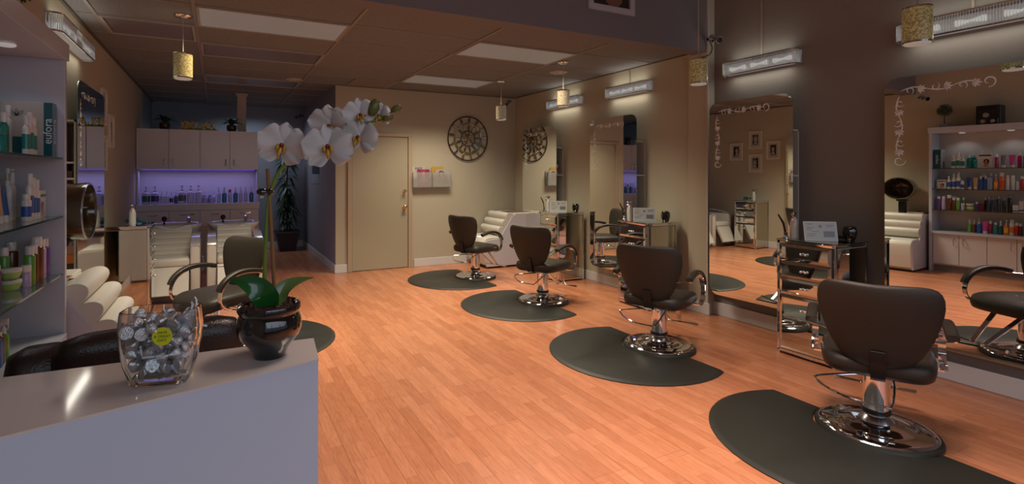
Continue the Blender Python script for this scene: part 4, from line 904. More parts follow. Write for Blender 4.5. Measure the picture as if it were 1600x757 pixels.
# shampoo chairs
def shampoo_unit():
    t = thing('shampoo_chair', 'x', 'salon chair', group='backwash shampoo units')
    # local: facing -y ; origin under the seat front
    b = BM(); box(b, -.21, .21, .10, .70, .0, .30); obj('base', b, M('shampoo_base', (.35, .33, .30), .5), t)
    b = BM(); strap(b, [(0, .02, .385), (0, -.12, .10)], .39, .035, (1, 0, 0)); obj('leg_rest', b, white_v, t, smooth=True)
    b = BM(); box(b, -.20, .20, .035, .055, .375, .385); obj('rest_bar', b, chrome_d, t)
    b = BM(); rbox(b, -.20, .20, .0, .50, .385, .49, .035, 4); obj('seat', b, white_v, t, smooth=True)
    for k in range(5):
        b = BM(); z = .50 + .062 * k; y = .44 + .062 * k
        rings = []
        for i in range(20):
            q = 2 * pi * i / 20; rings.append((y + .05 * cos(q) + .018 * sin(q), z + .042 * sin(q) + .018 * cos(q)))
        prism(b, rings, 'x', -.20, .20); obj('back_cushion', b, white_v, t, smooth=True, bev=.01)
    b = BM(); strap(b, [(0, .50, .42), (0, .78, .74)], .40, .04, (1, 0, 0)); obj('back_board', b, white_v, t)
    for s in (-1, 1):
        b = BM(); rbox(b, s * .255 - .05, s * .255 + .05, .02, .62, .0 + .02, .64, .02, 3); a = obj('arm_panel', b, white_v, t, smooth=True)
        b = BM(); strap(b, smoothpath([(s * .255, .03, .60), (s * .255, .06, .645), (s * .255, .35, .70), (s * .255, .66, .71)], 4), .09, .018, (1, 0, 0)); obj('arm_pad', b, M('armrest_gloss', (.40, .40, .44), .12, coat=.5), t, smooth=True)
    # bowl
    b = BM(); rings = []
    def el(w, d, z, cy, notch=0):
        r = []
        for i in range(40):
            q = 2 * pi * i / 40; x = w * sgnpow(cos(q), .7); y = cy + d * sgnpow(sin(q), .7); dz = 0
            if notch and y < cy: dz = -notch * math.exp(-(x / .085) ** 2) * min(1, (cy - y) / d)
            r.append((x, y, z + dz))
        return r
    for w, d, z, cy, nt in ((.10, .10, .58, .98, 0), (.19, .17, .61, .96, 0), (.26, .22, .68, .93, 0), (.295, .25, .755, .92, .04), (.315, .268, .785, .92, .05), (.315, .268, .800, .92, .05), (.295, .25, .805, .92, .055), (.26, .215, .785, .925, .05), (.22, .18, .70, .94, .0), (.12, .10, .655, .95, 0), (.03, .03, .65, .95, 0)):
        rings.append(el(w, d, z, cy, nt))
    loft(b, rings); bw = obj('basin', b, ceram, t, smooth=True, angle=70)
    b = BM(); lathe(b, [(.05, 0), (.05, .3), (.09, .45), (.09, .6)], 20, c=(0, .96, 0)); obj('pedestal', b, ceram, t, smooth=True)
    b = BM(); sphere(b, (-.13, 1.02, .86), .032, 12, 8, (1, 1, 1.1)); tube(b, [(-.13, 1.02, .79), (-.13, 1.02, .85)], .018, 8); obj('hand_sprayer', b, blackp, t, smooth=True)
    b = BM(); strap(b, [(.15, 1.03, .80), (.15, 1.02, .88)], .05, .045, (1, 0, 0), rnd=1); strap(b, [(.15, 1.03, .885), (.15, .93, .865)], .04, .018, (1, 0, 0), rnd=1); strap(b, [(.15, 1.02, .90), (.21, 1.0, .915)], .012, .02, (0, 1, 0)); obj('faucet', b, chrome, t, smooth=True)
    b = BM(); tube(b, smoothpath([(.31, .20, .30), (.33, .18, .32), (.335, .20, .45), (.31, .22, .47)], 4), .006, 6); obj('recline_lever', b, chrome_d, t, smooth=True)
    return t
s0 = shampoo_unit(); s0['label'] = 'shampoo chair with basin directly behind the mirrored drawer cabinet'; s0.location = (-.49, 6.62, 0)
s1 = dup(s0, loc=(.19, 6.62, 0), label='shampoo chair with basin beside the open passage')
# palm in pot by the passage
t = thing('potted_palm', 'tall leafy corn plant in dark square pot at the passage end', 'plant', (1.17, 10.22, 0))
b = BM(); loft(b, [[(s * w, u * w, z) for s, u in ((-1, -1), (1, -1), (1, 1), (-1, 1))] for w, z in ((.14, 0), (.20, .34), (.215, .34), (.215, .37), (.19, .37), (.18, .33))]); obj('planter', b, M('planter_dark', rgb(62, 50, 58), .4), t)
b = BM()
for x, y, h in ((0, 0, 1.55), (.05, .03, 1.1), (-.05, -.02, .75)): tube(b, [(x, y, .3), (x * 1.5, y * 1.5, h)], .02, 8)
obj('cane', b, M('cane', rgb(80, 64, 44), .7), t)
b = BM()
for i in range(150):
    z = random.uniform(.45, 1.95); a = random.uniform(0, 2 * pi); leafy(b, (random.uniform(-.04, .04), random.uniform(-.04, .04), z), a, random.uniform(.20, .29), .045, random.uniform(.0, .14), random.uniform(.10, .32))
obj('foliage', b, M('palm_green', rgb(36, 60, 34), .4, noise=.3, nscale=10), t, smooth=True)
# notice on passage wall, cameras, outlet
t = thing('wall_notice', 'dark and white paper notice pinned to the passage wall', 'notice', (PXW - .003, 9.2, 1.27))
b = BM(); box(b, -.002, .002, -.36, .36, .17, .33); obj('photo_sheet', b, pm((40, 44, 56)), t)
b = BM(); box(b, -.002, .002, -.30, .36, 0, .168); obj('white_sheet', b, pm((170, 172, 190)), t)
b = BM(); box(b, -.035, .035, -.004, .0, -.055, .055); box(b, -.015, .015, -.006, -.004, .012, .036); box(b, -.015, .015, -.006, -.004, -.036, -.012)
tag(obj('wall_outlet', b, white_m, loc=(.76, FY, 1.02)), 'white double outlet on the blue-grey far wall', 'outlet')
def security_camera(loc, aim, label, r=.03, cable=False):
    t = thing('security_camera', label, 'camera', loc, 0, 'wall security cameras'); a = Vector(aim).normalized()
    b = BM(); tube(b, [(0, 0, 0), Vector((0, 0, -.02)) + a * .05, a * .07], .008, 8); lathe(b, [(.025, -.01), (.025, .01)], 12); obj('bracket', b, blackp, t, smooth=True)
    b = BM(); tube(b, [a * .04 + Vector((0, 0, .02)), a * .15 + Vector((0, 0, .0))], r, 14); obj('housing', b, M('cam_silver', (.30, .30, .31), .35), t, smooth=True)
    b = BM(); tube(b, [a * .15, a * .156], r * .85, 14); obj('lens', b, blackg, t, smooth=True)
    if cable:
        b = BM(); tube(b, smoothpath([(0, 0, 0), (.03, -.01, -.08), (.02, 0, -.14), (-.03, 0, -.17), (-.10, .02, -.19)], 5), .005, 6); obj('cable', b, blackp, t, smooth=True)
    return t
security_camera((4.46, 3.60, 2.80), (-.2, -1, -.3), 'silver security camera on the beam beside the pillar', .034, True)
security_camera((4.42, 7.46, 2.66), (-.8, -.5, -.5), 'small dark security camera in corner above the ribbed couch', .03)
security_camera((1.505, 10.635, 2.60), (-.9, -.5, -.35), 'small dark security camera at far end of the passage ceiling', .03)
security_camera((-.96, 3.58, 2.62), (.6, -.9, -.3), 'silver security camera above the product shelves', .034)
# ================================================================ WALL ITEMS
t = thing('wall_ornament', 'large round metal ornament of shell and mirror leaves on cream wall', 'wall decor', (3.655, BY - .02, 2.015))
dark = M('bronze_dark', rgb(52, 34, 26), .35, .6)
for R, r in ((.355, .009), (.122, .007)):
    b = BM(); n = 56
    rings = [[((R + r * cos(2 * pi * j / 6)) * cos(2 * pi * i / n), r * sin(2 * pi * j / 6), (R + r * cos(2 * pi * j / 6)) * sin(2 * pi * i / n)) for j in range(6)] for i in range(n)]
    rings.append(rings[0]); loft(b, rings, cap=False); obj('ring', b, dark, t, smooth=True)
lm = [M('leaf_bronze', rgb(96, 76, 44), .3, .7), M('leaf_pearl', rgb(150, 146, 128), .25, .5), M('leaf_gold', rgb(132, 112, 70), .3, .7), M('leaf_slate', rgb(76, 80, 84), .2, .7)]
def ornleaf(rc, ang, L, w, tang, mi):
    b = BM(); a = ang + (pi / 2 if tang else 0); pts = []; inner = []
    for i in range(14):
        q = 2 * pi * i / 14; u = L / 2 * cos(q); v = w / 2 * sin(q) * abs(sin(q)) ** .3; pts.append((u, v)); inner.append((u * .8, v * .7))
    c = (rc * cos(ang), rc * sin(ang))
    T = lambda p, y: (c[0] + p[0] * cos(a) - p[1] * sin(a), y, c[1] + p[0] * sin(a) + p[1] * cos(a))
    loft(b, [[T(p, .003) for p in pts], [T(p, -.003) for p in pts], [T(p, -.006) for p in inner]]); lf = obj('leaf', b, [lm[mi]], t)
for k in range(13):
    a = 2 * pi * k / 13 + .05; low = sin(a) < -.1
    ornleaf(.298, a, .10, .034, False, random.choice([0, 2, 3] if low else [1, 1, 0])); ornleaf(.236, a + pi / 13, .108, .034, True, random.choice([2, 3, 0] if low else [1, 1, 2]))
    ornleaf(.175, a, .10, .032, False, random.choice([0, 2, 3] if low else [1, 0]))
for k in range(9): ornleaf(.058, 2 * pi * k / 9, .105, .030, False, random.choice([0, 1, 2]))
# magazine rack
acr = M('acrylic_smoke', (.75, .74, .70), .08, trans=.75, ior=1.2)
t = thing('magazine_rack', 'clear acrylic two-pocket magazine rack mounted beside the door', 'rack', (3.01, BY - .002, 1.23))
for s in (-1, 1):
    b = BM(); x0, x1 = (-.318, -.004) if s < 0 else (.004, .318)
    box(b, x0, x1, -.075, -.070, 0, .235); box(b, x0, x0 + .004, -.07, -.004, 0, .235); box(b, x1 - .004, x1, -.07, -.004, 0, .235); box(b, x0, x1, -.07, -.004, 0, .004)
    obj('pocket', b, acr, t)
b = BM(); box(b, -.32, .32, -.004, 0, 0, .26); obj('back_plate', b, acr, t)
def std_mag(x, y, z, w, h, cov, lab, title=None, tc=(210, 200, 190), face=True):
    t = thing('magazine', lab, 'magazine', (x, y, z), 0, 'magazines in the acrylic rack')
    b = BM(); box(b, -w / 2, w / 2, -.003, .003, 0, h); obj('pages', b, pm(cov), t)
    if face:
        b = BM(); prism(b, [(.055 * cos(q * pi / 8), h * .72 + .055 * sin(q * pi / 8)) for q in range(16)], 'y', -.0044, -.0032); obj('hair', b, pm((60, 32, 24)), t)
        b = BM(); prism(b, [(.03 * cos(q * pi / 8), h * .72 + .038 * sin(q * pi / 8)) for q in range(16)], 'y', -.0052, -.0045); prism(b, [(-.07, h * .3), (.07, h * .3), (.03, h * .6), (-.03, h * .6)], 'y', -.0052, -.0045); obj('figure', b, pm((190, 130, 105)), t)
    if title:
        tb = text_bm(title, .05, .0004); obj('title', tb, pm(tc), t, loc=(0, -.0058, h - .028), rot=(pi / 2, 0, 0))
std_mag(2.80, BY - .02, 1.24, .20, .315, (190, 184, 170), 'cream magazine titled SHOP, tallest behind in door-side pocket', 'SHOP', (30, 28, 30), False)
std_mag(2.87, BY - .045, 1.24, .20, .27, (150, 30, 90), 'magenta magazine in the door-side pocket', 'UZ', (230, 120, 60))
std_mag(3.12, BY - .02, 1.24, .20, .315, (190, 150, 60), 'yellow magazine standing tallest in the ornament-side pocket', None, (60, 150, 160), False)
std_mag(3.17, BY - .045, 1.24, .20, .27, (170, 165, 160), 'grey magazine with brunette cover in the ornament-side pocket', None)
# framed portraits on the cream wall
def portrait(y, z, w, h, label, kind):
    t = thing('framed_portrait', label, 'picture', (LX, y, z), 0, 'white framed portraits in a diamond')
    b = BM(); 
    frame4(b, 'x', -w / 2, w / 2, -h / 2, h / 2, .035, 0, .022)
    obj('frame', b, M('frame_white', (.6, .58, .52), .35), t, bev=.003)
    b = BM(); box(b, 0, .008, -w / 2 + .03, w / 2 - .03, -h / 2 + .03, h / 2 - .03); obj('mount', b, M('mount', (.5, .47, .40), .6), t)
    b = BM(); box(b, .008, .009, -w * .21, w * .21, -h * .28, h * .28); obj('print', b, pm((24, 24, 26)), t)
    b = BM(); n = 18; o = .01 * (kind - 1.5)
    prism(b, [(o + .052 * cos(2 * pi * q / n) * (1 + .15 * sin(q * 2.3 + kind)), .018 + .075 * sin(2 * pi * q / n)) for q in range(n)], 'x', .0091, .0096); obj('hair', b, pm([(70, 70, 72), (120, 118, 116), (50, 50, 52), (95, 94, 92)][kind]), t)
    b = BM(); prism(b, [(o + .028 * cos(2 * pi * q / n), .012 + .042 * sin(2 * pi * q / n)) for q in range(n)], 'x', .0097, .0102); prism(b, [(o - .05, -.09), (o + .05, -.09), (o + .018, -.03), (o - .018, -.03)], 'x', .0097, .0102); obj('figure', b, pm((165, 163, 160)), t)
for y, z, l, k in ((6.70, 1.90, 'white framed black-and-white portrait closest to the shampoo chairs', 0), (6.30, 2.12, 'white framed black-and-white portrait hanging highest of four', 1), (5.95, 1.905, 'white framed black-and-white portrait beside the cream wall mirror', 2), (6.30, 1.655, 'white framed black-and-white portrait hanging lowest of four', 3)):
    portrait(y, z, .27, .36, l, k)
t = thing('framed_poster', 'white framed dark poster high on the beam wall', 'picture', (3.23, BEAM0 - .001, 3.14))
b = BM()
frame4(b, 'y', -.27, .27, -.225, .225, .055, -.03, 0)
obj('frame', b, M('frame_grey', (.42, .42, .46), .35), t, bev=.003)
b = BM(); box(b, -.21, .21, -.012, 0, -.17, .17); obj('print', b, pm((40, 28, 26)), t)
b = BM(); prism(b, [(.03 + .10 * cos(q * pi / 8), -.10 + .07 * sin(q * pi / 8)) for q in range(16)], 'y', -.0135, -.0125); obj('figure', b, pm((120, 84, 68)), t)
for s_, z, sz in (('SEA ESCAPES', -.02, .05), ('discover the power', -.05, .022)): obj('caption', text_bm(s_, sz, .0003), pm((190, 186, 180)), t, loc=(0, -.0142, z), rot=(pi / 2, 0, 0))
# ================================================================ THINGS ON THE STATIONS
def cert_stand(loc, rz, label):
    t = thing('license_stand', label, 'document stand', loc, rz, 'licence stands on the stations')
    tilt = -.22
    def T(b):
        bmesh.ops.rotate(b, verts=b.verts[:], cent=(0, 0, 0), matrix=Matrix.Rotation(tilt, 3, 'X')); return b
    b = BM(); box(b, -.115, .115, -.003, .003, 0, .150); obj('acrylic_frame', T(b), M('acrylic_clear', (.55, .55, .53), .1), t)
    b = BM(); box(b, -.108, .108, -.0042, -.0032, .006, .144); obj('paper', T(b), pm((165, 165, 160)), t)
    b = BM(); box(b, -.115, .115, 0, .06, 0, .004); obj('foot', b, blackg, t)
    b = BM()
    for z, x0, x1 in ((.128, -.095, -.05), (.10, -.095, -.045), (.086, -.095, -.06), (.07, -.06, -.01), (.05, -.095, -.03), (.036, -.095, -.045), (.12, .04, .095), (.11, .04, .08)): box(b, x0, x1, -.005, -.0043, z, z + .0035)
    obj('text_lines', T(b), pm((92, 92, 92)), t)
    b = BM(); box(b, .02, .095, -.005, -.0043, .03, .075); obj('text_block', T(b), pm((100, 100, 100)), t)
    b = BM(); lathe(b, [(.001, 0), (.012, 0), (.012, .0008), (.001, .0008)], 16); bmesh.ops.rotate(b, verts=b.verts[:], cent=(0, 0, 0), matrix=Matrix.Rotation(pi / 2, 3, 'X')); bmesh.ops.translate(b, verts=b.verts[:], vec=(0, -.0044, .112)); obj('seal', T(b), pm((110, 110, 110)), t)
    return t
def tool_holder(loc, label, h=.10):
    t = thing('dryer_holder', label, 'holder', loc, 0, 'black ribbed tool holders'); b = BM()
    prof = [(.030, 0), (.036, .01), (.046, .045), (.048, .07), (.044, .095), (.036, h + .008), (.030, h + .01), (.026, h), (.024, .02), (.001, .02)]
    rings = [[(r * (1 - .05 * (i % 2)) * cos(2 * pi * i / 28), r * (1 - .05 * (i % 2)) * sin(2 * pi * i / 28), z) for i in range(28)] for r, z in prof]
    loft(b, rings); obj('cup', b, blackg, t, smooth=True); return t
def water_spray(loc, label, rz=0):
    t = thing('water_sprayer', label, 'spray bottle', loc, rz, 'water sprayers on the stations')
    b = BM(); lathe(b, [(.028, 0), (.031, .01), (.031, .12), (.022, .155), (.013, .165), (.013, .175)], 20); obj('bottle', b, M('sprayer_pearl', (.5, .5, .46), .2, coat=.5), t, smooth=True)
    b = BM(); rbox(b, -.012, .012, -.06, .025, .19, .21, .004); tube(b, [(0, 0, .17), (0, 0, .195)], .012, 8); strap(b, smoothpath([(0, -.035, .192), (0, -.055, .175), (0, -.05, .145)], 4), .012, .004, (1, 0, 0)); obj('trigger_head', b, chrome_d, t, smooth=True)
    return t
for (sx, sy, _), tag3 in zip(ST, ('closest mirrored cabinet', 'mirrored cabinet beyond the pillar', 'mirrored cabinet by the couch')):
    cert_stand((sx + .13, sy + .17, .921), radians(-38), f'licence card in acrylic stand on the {tag3}')
    tool_holder((sx + .36, sy + .09, .921), f'black ribbed cup holder on the {tag3}')
    water_spray((sx + .10, sy + .36, .921), f'pearl water sprayer on the {tag3}', -1.2)
    t = thing('curling_iron', f'black curling iron leaning out of its ring on the {tag3}', 'curling iron', (sx + .05, sy + .395, .921))
    b = BM(); lathe(b, [(.022, 0), (.022, .012)], 14); tube(b, [(0, 0, .005), (0, 0, .05)], .016, 10); obj('base', b, chrome_d, t, smooth=True)
    b = BM(); tube(b, [(0, 0, .03), (.0, .02, .12), (-.02, .05, .19)], [.010, .009, .006], 8); obj('barrel', b, blackp, t, smooth=True)
for k, (sx, sy) in enumerate(((ST[0][0] + .30, ST[0][1] + .20), (ST[2][0] + .27, ST[2][1] + .33))):
    t = thing('hair_dryer', ['black hair dryer lying behind the licence card, closest cabinet', 'black hair dryer lying on the cabinet by the couch'][k], 'hair dryer', (sx, sy, .921), .4)
    b = BM(); tube(b, [(-.07, 0, .035), (.0, 0, .038), (.06, 0, .036)], [.024, .032, .026], 14); obj('barrel', b, blackp, t, smooth=True)
    b = BM(); tube(b, [(.02, 0, .035), (.03, -.05, .02), (.035, -.09, .016)], [.014, .014, .012], 10); obj('handle', b, blackp, t, smooth=True)
bottle('round', .045, .19, WH, BLK, 'white bottle with red label and black cap in ornament mirror cubby', 'bottle', (4.49, 6.24, 1.4305), 0, None, RED)
bottle('pump', .045, .24, WH, WH, 'white pump bottle in ornament mirror cubby', 'bottle', (4.445, 6.26, 1.4305), 0, None, None)
for z, c, lab in ((.7005, BLK, 'black carton at the bottom of the cubby stack'), (.7705, (200, 110, 40), 'orange carton in the middle of the cubby stack'), (.8405, (170, 120, 110), 'pinkish carton on top of the cubby stack')):
    bottle('box', .065, .068, c, c, lab, 'box', (-.995, 4.80, z), 0, 'cartons stacked in the cream wall cubby', d=.13)
bottle('box', .04, .05, (120, 80, 40), (1, 1, 1), 'small brown carton on the cubby shelf, cream wall', 'box', (-1.005, 4.8, 1.4105), 0, None)
# things on the cream wall station
water_spray((-.78, 6.18, .921), 'pearl water sprayer on the cream wall station')
t = thing('hair_dryer', 'teal hair dryer lying on the cream wall station', 'hair dryer', (-.80, 6.33, .921), 1.0)
b = BM(); tube(b, [(-.07, 0, .035), (0, 0, .038), (.06, 0, .036)], [.024, .032, .026], 14); obj('barrel', b, pm((20, 90, 100)), t, smooth=True)
b = BM(); tube(b, [(.02, 0, .035), (.05, -.05, .02), (.06, -.09, .016)], .013, 10); obj('handle', b, pm((20, 90, 100)), t, smooth=True)
# ================================================================ OFFICE CHAIR BEHIND THE DESK
t = thing('office_chair', 'dark brown leather office chair tucked behind the reception desk', 'chair', (-.20, 2.0, 0), radians(8))
b = BM(); rings = []
for v, w, th, z in ((0, .17, .03, .56), (.05, .21, .045, .58), (.3, .235, .055, .72), (.6, .24, .058, .85), (.85, .235, .055, .955), (.95, .215, .045, .99), (1, .17, .02, 1.005)):
    rings.append([(w * sgnpow(cos(2 * pi * i / 36), .4), -.22 - .06 * v + th * sgnpow(sin(2 * pi * i / 36), .7), z) for i in range(36)])
loft(b, rings); obj('backrest', b, leather, t, smooth=True, angle=70)
b = BM(); rings = []
for v, w, th, z in ((0, .05, .03, .62), (.2, .08, .05, .70), (.7, .085, .055, .88), (.9, .075, .045, .945), (1, .04, .02, .965)):
    rings.append([(-.26 + w * sgnpow(cos(2 * pi * i / 28), .5), -.18 + th * 1.2 * sgnpow(sin(2 * pi * i / 28), .7), z) for i in range(28)])
loft(b, rings); obj('side_wing', b, leather, t, smooth=True, angle=70)
b = BM(); rbox(b, -.25, .25, -.22, .26, .44, .54, .035, 4); obj('seat', b, leather, t, smooth=True)
b = BM(); tube(b, [(0, 0, .10), (0, 0, .44)], .03, 12); obj('gas_lift', b, blackp, t, smooth=True)
for k in range(5):
    a = 2 * pi * k / 5; c, s = cos(a), sin(a)
    b = BM(); strap(b, [(0, 0, .11), (.28 * c, .28 * s, .07)], .045, .025, (-s, c, 0)); lg = obj('base_spoke', b, blackp, t)
    b = BM(); lathe(b, [(.001, -.015), (.025, -.015), (.028, 0), (.025, .015), (.001, .015)], 14); ca = obj('caster', b, blackp, t, smooth=True, loc=(.28 * c, .28 * s, .028), rot=(pi / 2, 0, a))
for s in (-1, 1):
    b = BM(); strap(b, smoothpath([(s * .27, -.18, .62), (s * .28, .0, .66), (s * .28, .14, .65), (s * .27, .16, .56), (s * .25, .10, .48)], 4), .05, .025, (1, 0, 0), rnd=1); obj('armrest', b, leather, t, smooth=True)
# ================================================================ RECEPTION DESK
DZ = 1.08
A = Vector((.176, 1.024)); Bk = Vector((.188, 1.158)); fd = Vector((-sin(radians(75.5)), -cos(radians(75.5))))
F0 = A + fd * 2.3; K0 = Vector((-1.0, 1.195)); 
t = thing('reception_desk', 'glossy white reception desk with slanted front under the orchid', 'desk', (-.6, .85, 0))
def D2(name, b, m, **k): bmesh.ops.translate(b, verts=b.verts[:], vec=-t.location); return obj(name, b, m, t, **k)
A0 = Vector((-1.0, A.y + fd.y * ((A.x + 1.0) / -fd.x)))
top = [(A.x, A.y), (Bk.x, Bk.y), (K0.x, K0.y), (A0.x, A0.y)]
b = BM(); prism(b, top, 'z', DZ - .004, DZ); D2('desk_top', b, M('desk_gloss', (.62, .57, .54), .07, coat=.6))
n = Vector((-fd.y, fd.x)); n = n if n.y > 0 else -n
def off(p, a, c): return (p.x + n.x * a - fd.x * 0 - c, p.y + n.y * a)
b = BM(); q = [(A.x - .001, A.y + .001), (Bk.x - .001, Bk.y - .001), (K0.x + .001, K0.y - .001), (A0.x + .001, A0.y + .002)]
prism(b, q, 'z', .0, DZ - .0045); D2('desk_body', b, M('desk_panel', (.50, .57, .68), .22, spec=.5))
# ---------------------------------------------------------------- glass of wrapped chocolates
gl = M('vase_glass', (.97, 1, .98), .0, trans=1, ior=1.45)
vc = (-.088, 1.032); VR = radians(-12)
t = thing('glass_vase', 'squarish clear glass vase full of silver candies on the desk', 'vase', (vc[0], vc[1], DZ + .0005), VR)
def vr(w, d, z, e=.45): return [(w * sgnpow(cos(2 * pi * i / 32), e), d * sgnpow(sin(2 * pi * i / 32), e), z) for i in range(32)]
prof = [(.040, .024, 0), (.045, .027, .004), (.055, .032, .035), (.061, .034, .07), (.063, .034, .095), (.060, .033, .122), (.059, .033, .126), (.056, .030, .126), (.057, .030, .120), (.0595, .031, .095), (.0575, .031, .07), (.0515, .0285, .037), (.042, .023, .014), (.02, .012, .012)]
b = BM(); loft(b, [vr(w, d, z) for w, d, z in prof]); obj('glass', b, gl, t, smooth=True, angle=60)
sk = BM(); lathe(sk, [(.0155, 0), (.0155, .0005)], 28); stk = obj('sticker', sk, M('sticker_lime', rgb(190, 196, 30), .5), t, loc=(.012, -.0352, .087), rot=(pi / 2, 0, 0))
for s_, z in (('HAVE', .0065), ('A GREAT', .0), ('DAY!', -.0065)):
    obj('lettering', text_bm(s_, .0062, .0001), pm((40, 42, 10)), stk, loc=(0, z, .0008))
foil = M('silver_foil', (.62, .62, .66), .28, .85, bump=1.0, bscale=350)
def candy_bm():
    b = BM(); rings = []
    for r, z in ((.004, 0), (.0105, .0005), (.0115, .003), (.0105, .007), (.0075, .011), (.0040, .015), (.0018, .019)):
        rings.append([(r * (1 + .06 * sin(i * 2.1)) * cos(2 * pi * i / 16), r * (1 + .06 * cos(i * 1.7)) * sin(2 * pi * i / 16), z) for i in range(16)])
    loft(b, rings); return b
def flag_bm():
    b = BM(); p = [(0, 0, .017), (.003, .001, .024), (.008, 0, .029), (.015, .002, .031)]
    for i in range(3):
        w = .0018; b.faces.new([b.verts.new(q) for q in ((p[i][0], -w, p[i][2]), (p[i + 1][0], -w, p[i + 1][2]), (p[i + 1][0], w, p[i + 1][2]), (p[i][0], w, p[i][2]))])
    return b
proto = thing('foil_candy', 'silver foil wrapped candy among others filling the glass vase', 'candy', group='foil candies in the glass vase')
obj('foil', candy_bm(), foil, proto, smooth=True, angle=60); obj('paper_flag', flag_bm(), M('paper_flag', (.75, .78, .85), .5), proto)
random.seed(11); first = True; placed = []
def inside(z):
    for (w0, d0, z0), (w1, d1, z1) in zip([(.037, .021, .014), (.049, .028, .037), (.0575, .031, .07), (.0595, .031, .095), (.057, .03, .120), (.05, .028, .145)], [(.049, .028, .037), (.0575, .031, .07), (.0595, .031, .095), (.057, .03, .120), (.05, .028, .145), (.04, .02, .16)]):
        if z0 <= z <= z1: q = (z - z0) / (z1 - z0); return w0 + (w1 - w0) * q, d0 + (d1 - d0) * q
    return .03, .02
cr, sr = cos(VR), sin(VR)
tries = 0
while len(placed) < 62 and tries < 30000:
    tries += 1; z = .022 + .110 * (tries / 30000) ** .9 if tries < 26000 else random.uniform(.115, .134); w, d = inside(z)
    lx = random.uniform(-1, 1) * (w - .0125); ly = random.uniform(-1, 1) * (d - .0125)
    if any((lx - a) ** 2 + (ly - c) ** 2 + (z - e) ** 2 < .0196 ** 2 for a, c, e in placed): continue
    placed.append((lx, ly, z))
for lx, ly, z in placed:
    o = proto if first else dup(proto); first = False
    rx, ry, rz_ = random.uniform(0, 6.28), random.uniform(0, 6.28), random.uniform(0, 6.28)
    if random.random() < .5: rx = pi / 2 + random.uniform(-.5, .5) + (0 if random.random() < .5 else pi); ry = random.uniform(-.4, .4)
    o.rotation_euler = (rx, ry, rz_ if z < .1 else rz_)
    Rm = o.rotation_euler.to_matrix() @ Vector((0, 0, .007))
    o.location = (vc[0] + lx * cr - ly * sr - Rm.x, vc[1] + lx * sr + ly * cr - Rm.y, DZ + z - Rm.z)
# ---------------------------------------------------------------- potted orchid
pc = pz_ = None
def floorat(px, py, z):
    d = F * (CH - z) / (py - PY); return at(px, py, d)
c = floorat(421, 556, DZ); 
t = thing('potted_orchid', 'white moth orchid in glossy black pot at the desk corner', 'plant', (c.x, c.y, DZ + .0005)); OD = c.dot(Vector((sin(YAW), cos(YAW), 0)))
b = BM(); lathe(b, [(.001, 0), (.033, 0), (.0345, .004), (.036, .010), (.041, .020), (.050, .031), (.060, .044), (.0655, .058), (.0665, .072), (.0635, .085), (.0595, .092), (.0625, .096), (.0655, .103), (.0635, .111), (.058, .114), (.053, .110), (.053, .098), (.001, .097)], 48); obj('pot', b, blackg, t, smooth=True, angle=40).scale = (.92, .92, .92)
b = BM()
for i in range(240):
    a, r = random.uniform(0, 6.28), .046 * sqrt(random.random()); s = random.uniform(.003, .006)
    v = box(b, -s, s, -s, s, -s * .7, s * .7); m_ = Matrix.Translation((r * cos(a), r * sin(a), .0905 + random.uniform(0, .006))) @ Matrix.Rotation(random.uniform(0, 3), 4, (random.random(), random.random(), .3))
    for q in v: q.co = m_ @ q.co
obj('bark_chips', b, M('bark_chips', rgb(62, 34, 22), .7, noise=.4, nscale=80), t)
O = Vector((c.x, c.y, DZ + .0005))
def oa(px, py, dd=0): return at(px, py, OD + dd) - O
stem_m = M('orchid_stem', rgb(96, 120, 34), .4); stem2 = M('orchid_stem_dark', rgb(62, 76, 30), .4)
sp = smoothpath([oa(414, 500), oa(413, 440), oa(415, 380), oa(419, 320), oa(428, 285), oa(441, 262), oa(458, 250), (oa(478, 238)), oa(500, 226), oa(530, 214, .01), oa(555, 200, .01), oa(580, 191), oa(603, 180)], 5)
b = BM(); tube(b, sp, [.0042 - .0022 * i / len(sp) for i in range(len(sp))], 10); obj('flower_stem', b, stem_m, t, smooth=True)
for pts in ([oa(570, 198), oa(585, 190), oa(608, 186)], [oa(585, 187), oa(600, 180), oa(615, 174)], [oa(545, 206), oa(560, 190), oa(580, 172)]):
    b = BM(); tube(b, smoothpath(pts, 4), .0016, 6); obj('bud_stem', b, stem2, t, smooth=True)
b = BM(); tube(b, smoothpath([oa(430, 500), oa(428, 440), oa(423, 350), oa(418, 264)], 4), [.0036] * 13, 8); obj('bamboo_stake', b, M('stake_brown', rgb(120, 82, 46), .6), t, smooth=True)
b = BM(); p = oa(417, 300, -.006); sphere(b, (p.x - .008, p.y, p.z), .009, 10, 6, (1.3, 1, .9)); sphere(b, (p.x + .006, p.y, p.z), .007, 8, 6); obj('stem_clip', b, blackg, t, smooth=True)
# leaves
def orch_leaf(p0, p1, p2, w, mt, name='leaf', nrm=(0, 0, 1), fold=.25):
    b = BM(); n = 16; R = []
    for i in range(n + 1):
        q = i / n; c_ = p0 * (1 - q) ** 2 + p1 * 2 * q * (1 - q) + p2 * q * q; tg = ((p1 - p0) * (1 - q) + (p2 - p1) * q).normalized(); s = tg.cross(Vector(nrm)).normalized(); up = s.cross(tg).normalized()
        ww = w * (min(1, .45 + q * 2.2) * (1 - max(0, (q - .35) / .65) ** 1.5)) + .0006
        R.append([c_ + s * ww * k + up * (fold * ww * k * k) for k in (-1, -.6, -.2, 0, .2, .6, 1)])
    R2 = [[b.verts.new(p) for p in r] for r in R]
    for a_, c_ in zip(R2, R2[1:]):
        for i in range(6): b.faces.new((a_[i], a_[i + 1], c_[i + 1], c_[i]))
    bmesh.ops.solidify(b, geom=b.faces[:], thickness=.0012)
    return obj(name, b, mt, t, smooth=True, angle=70)
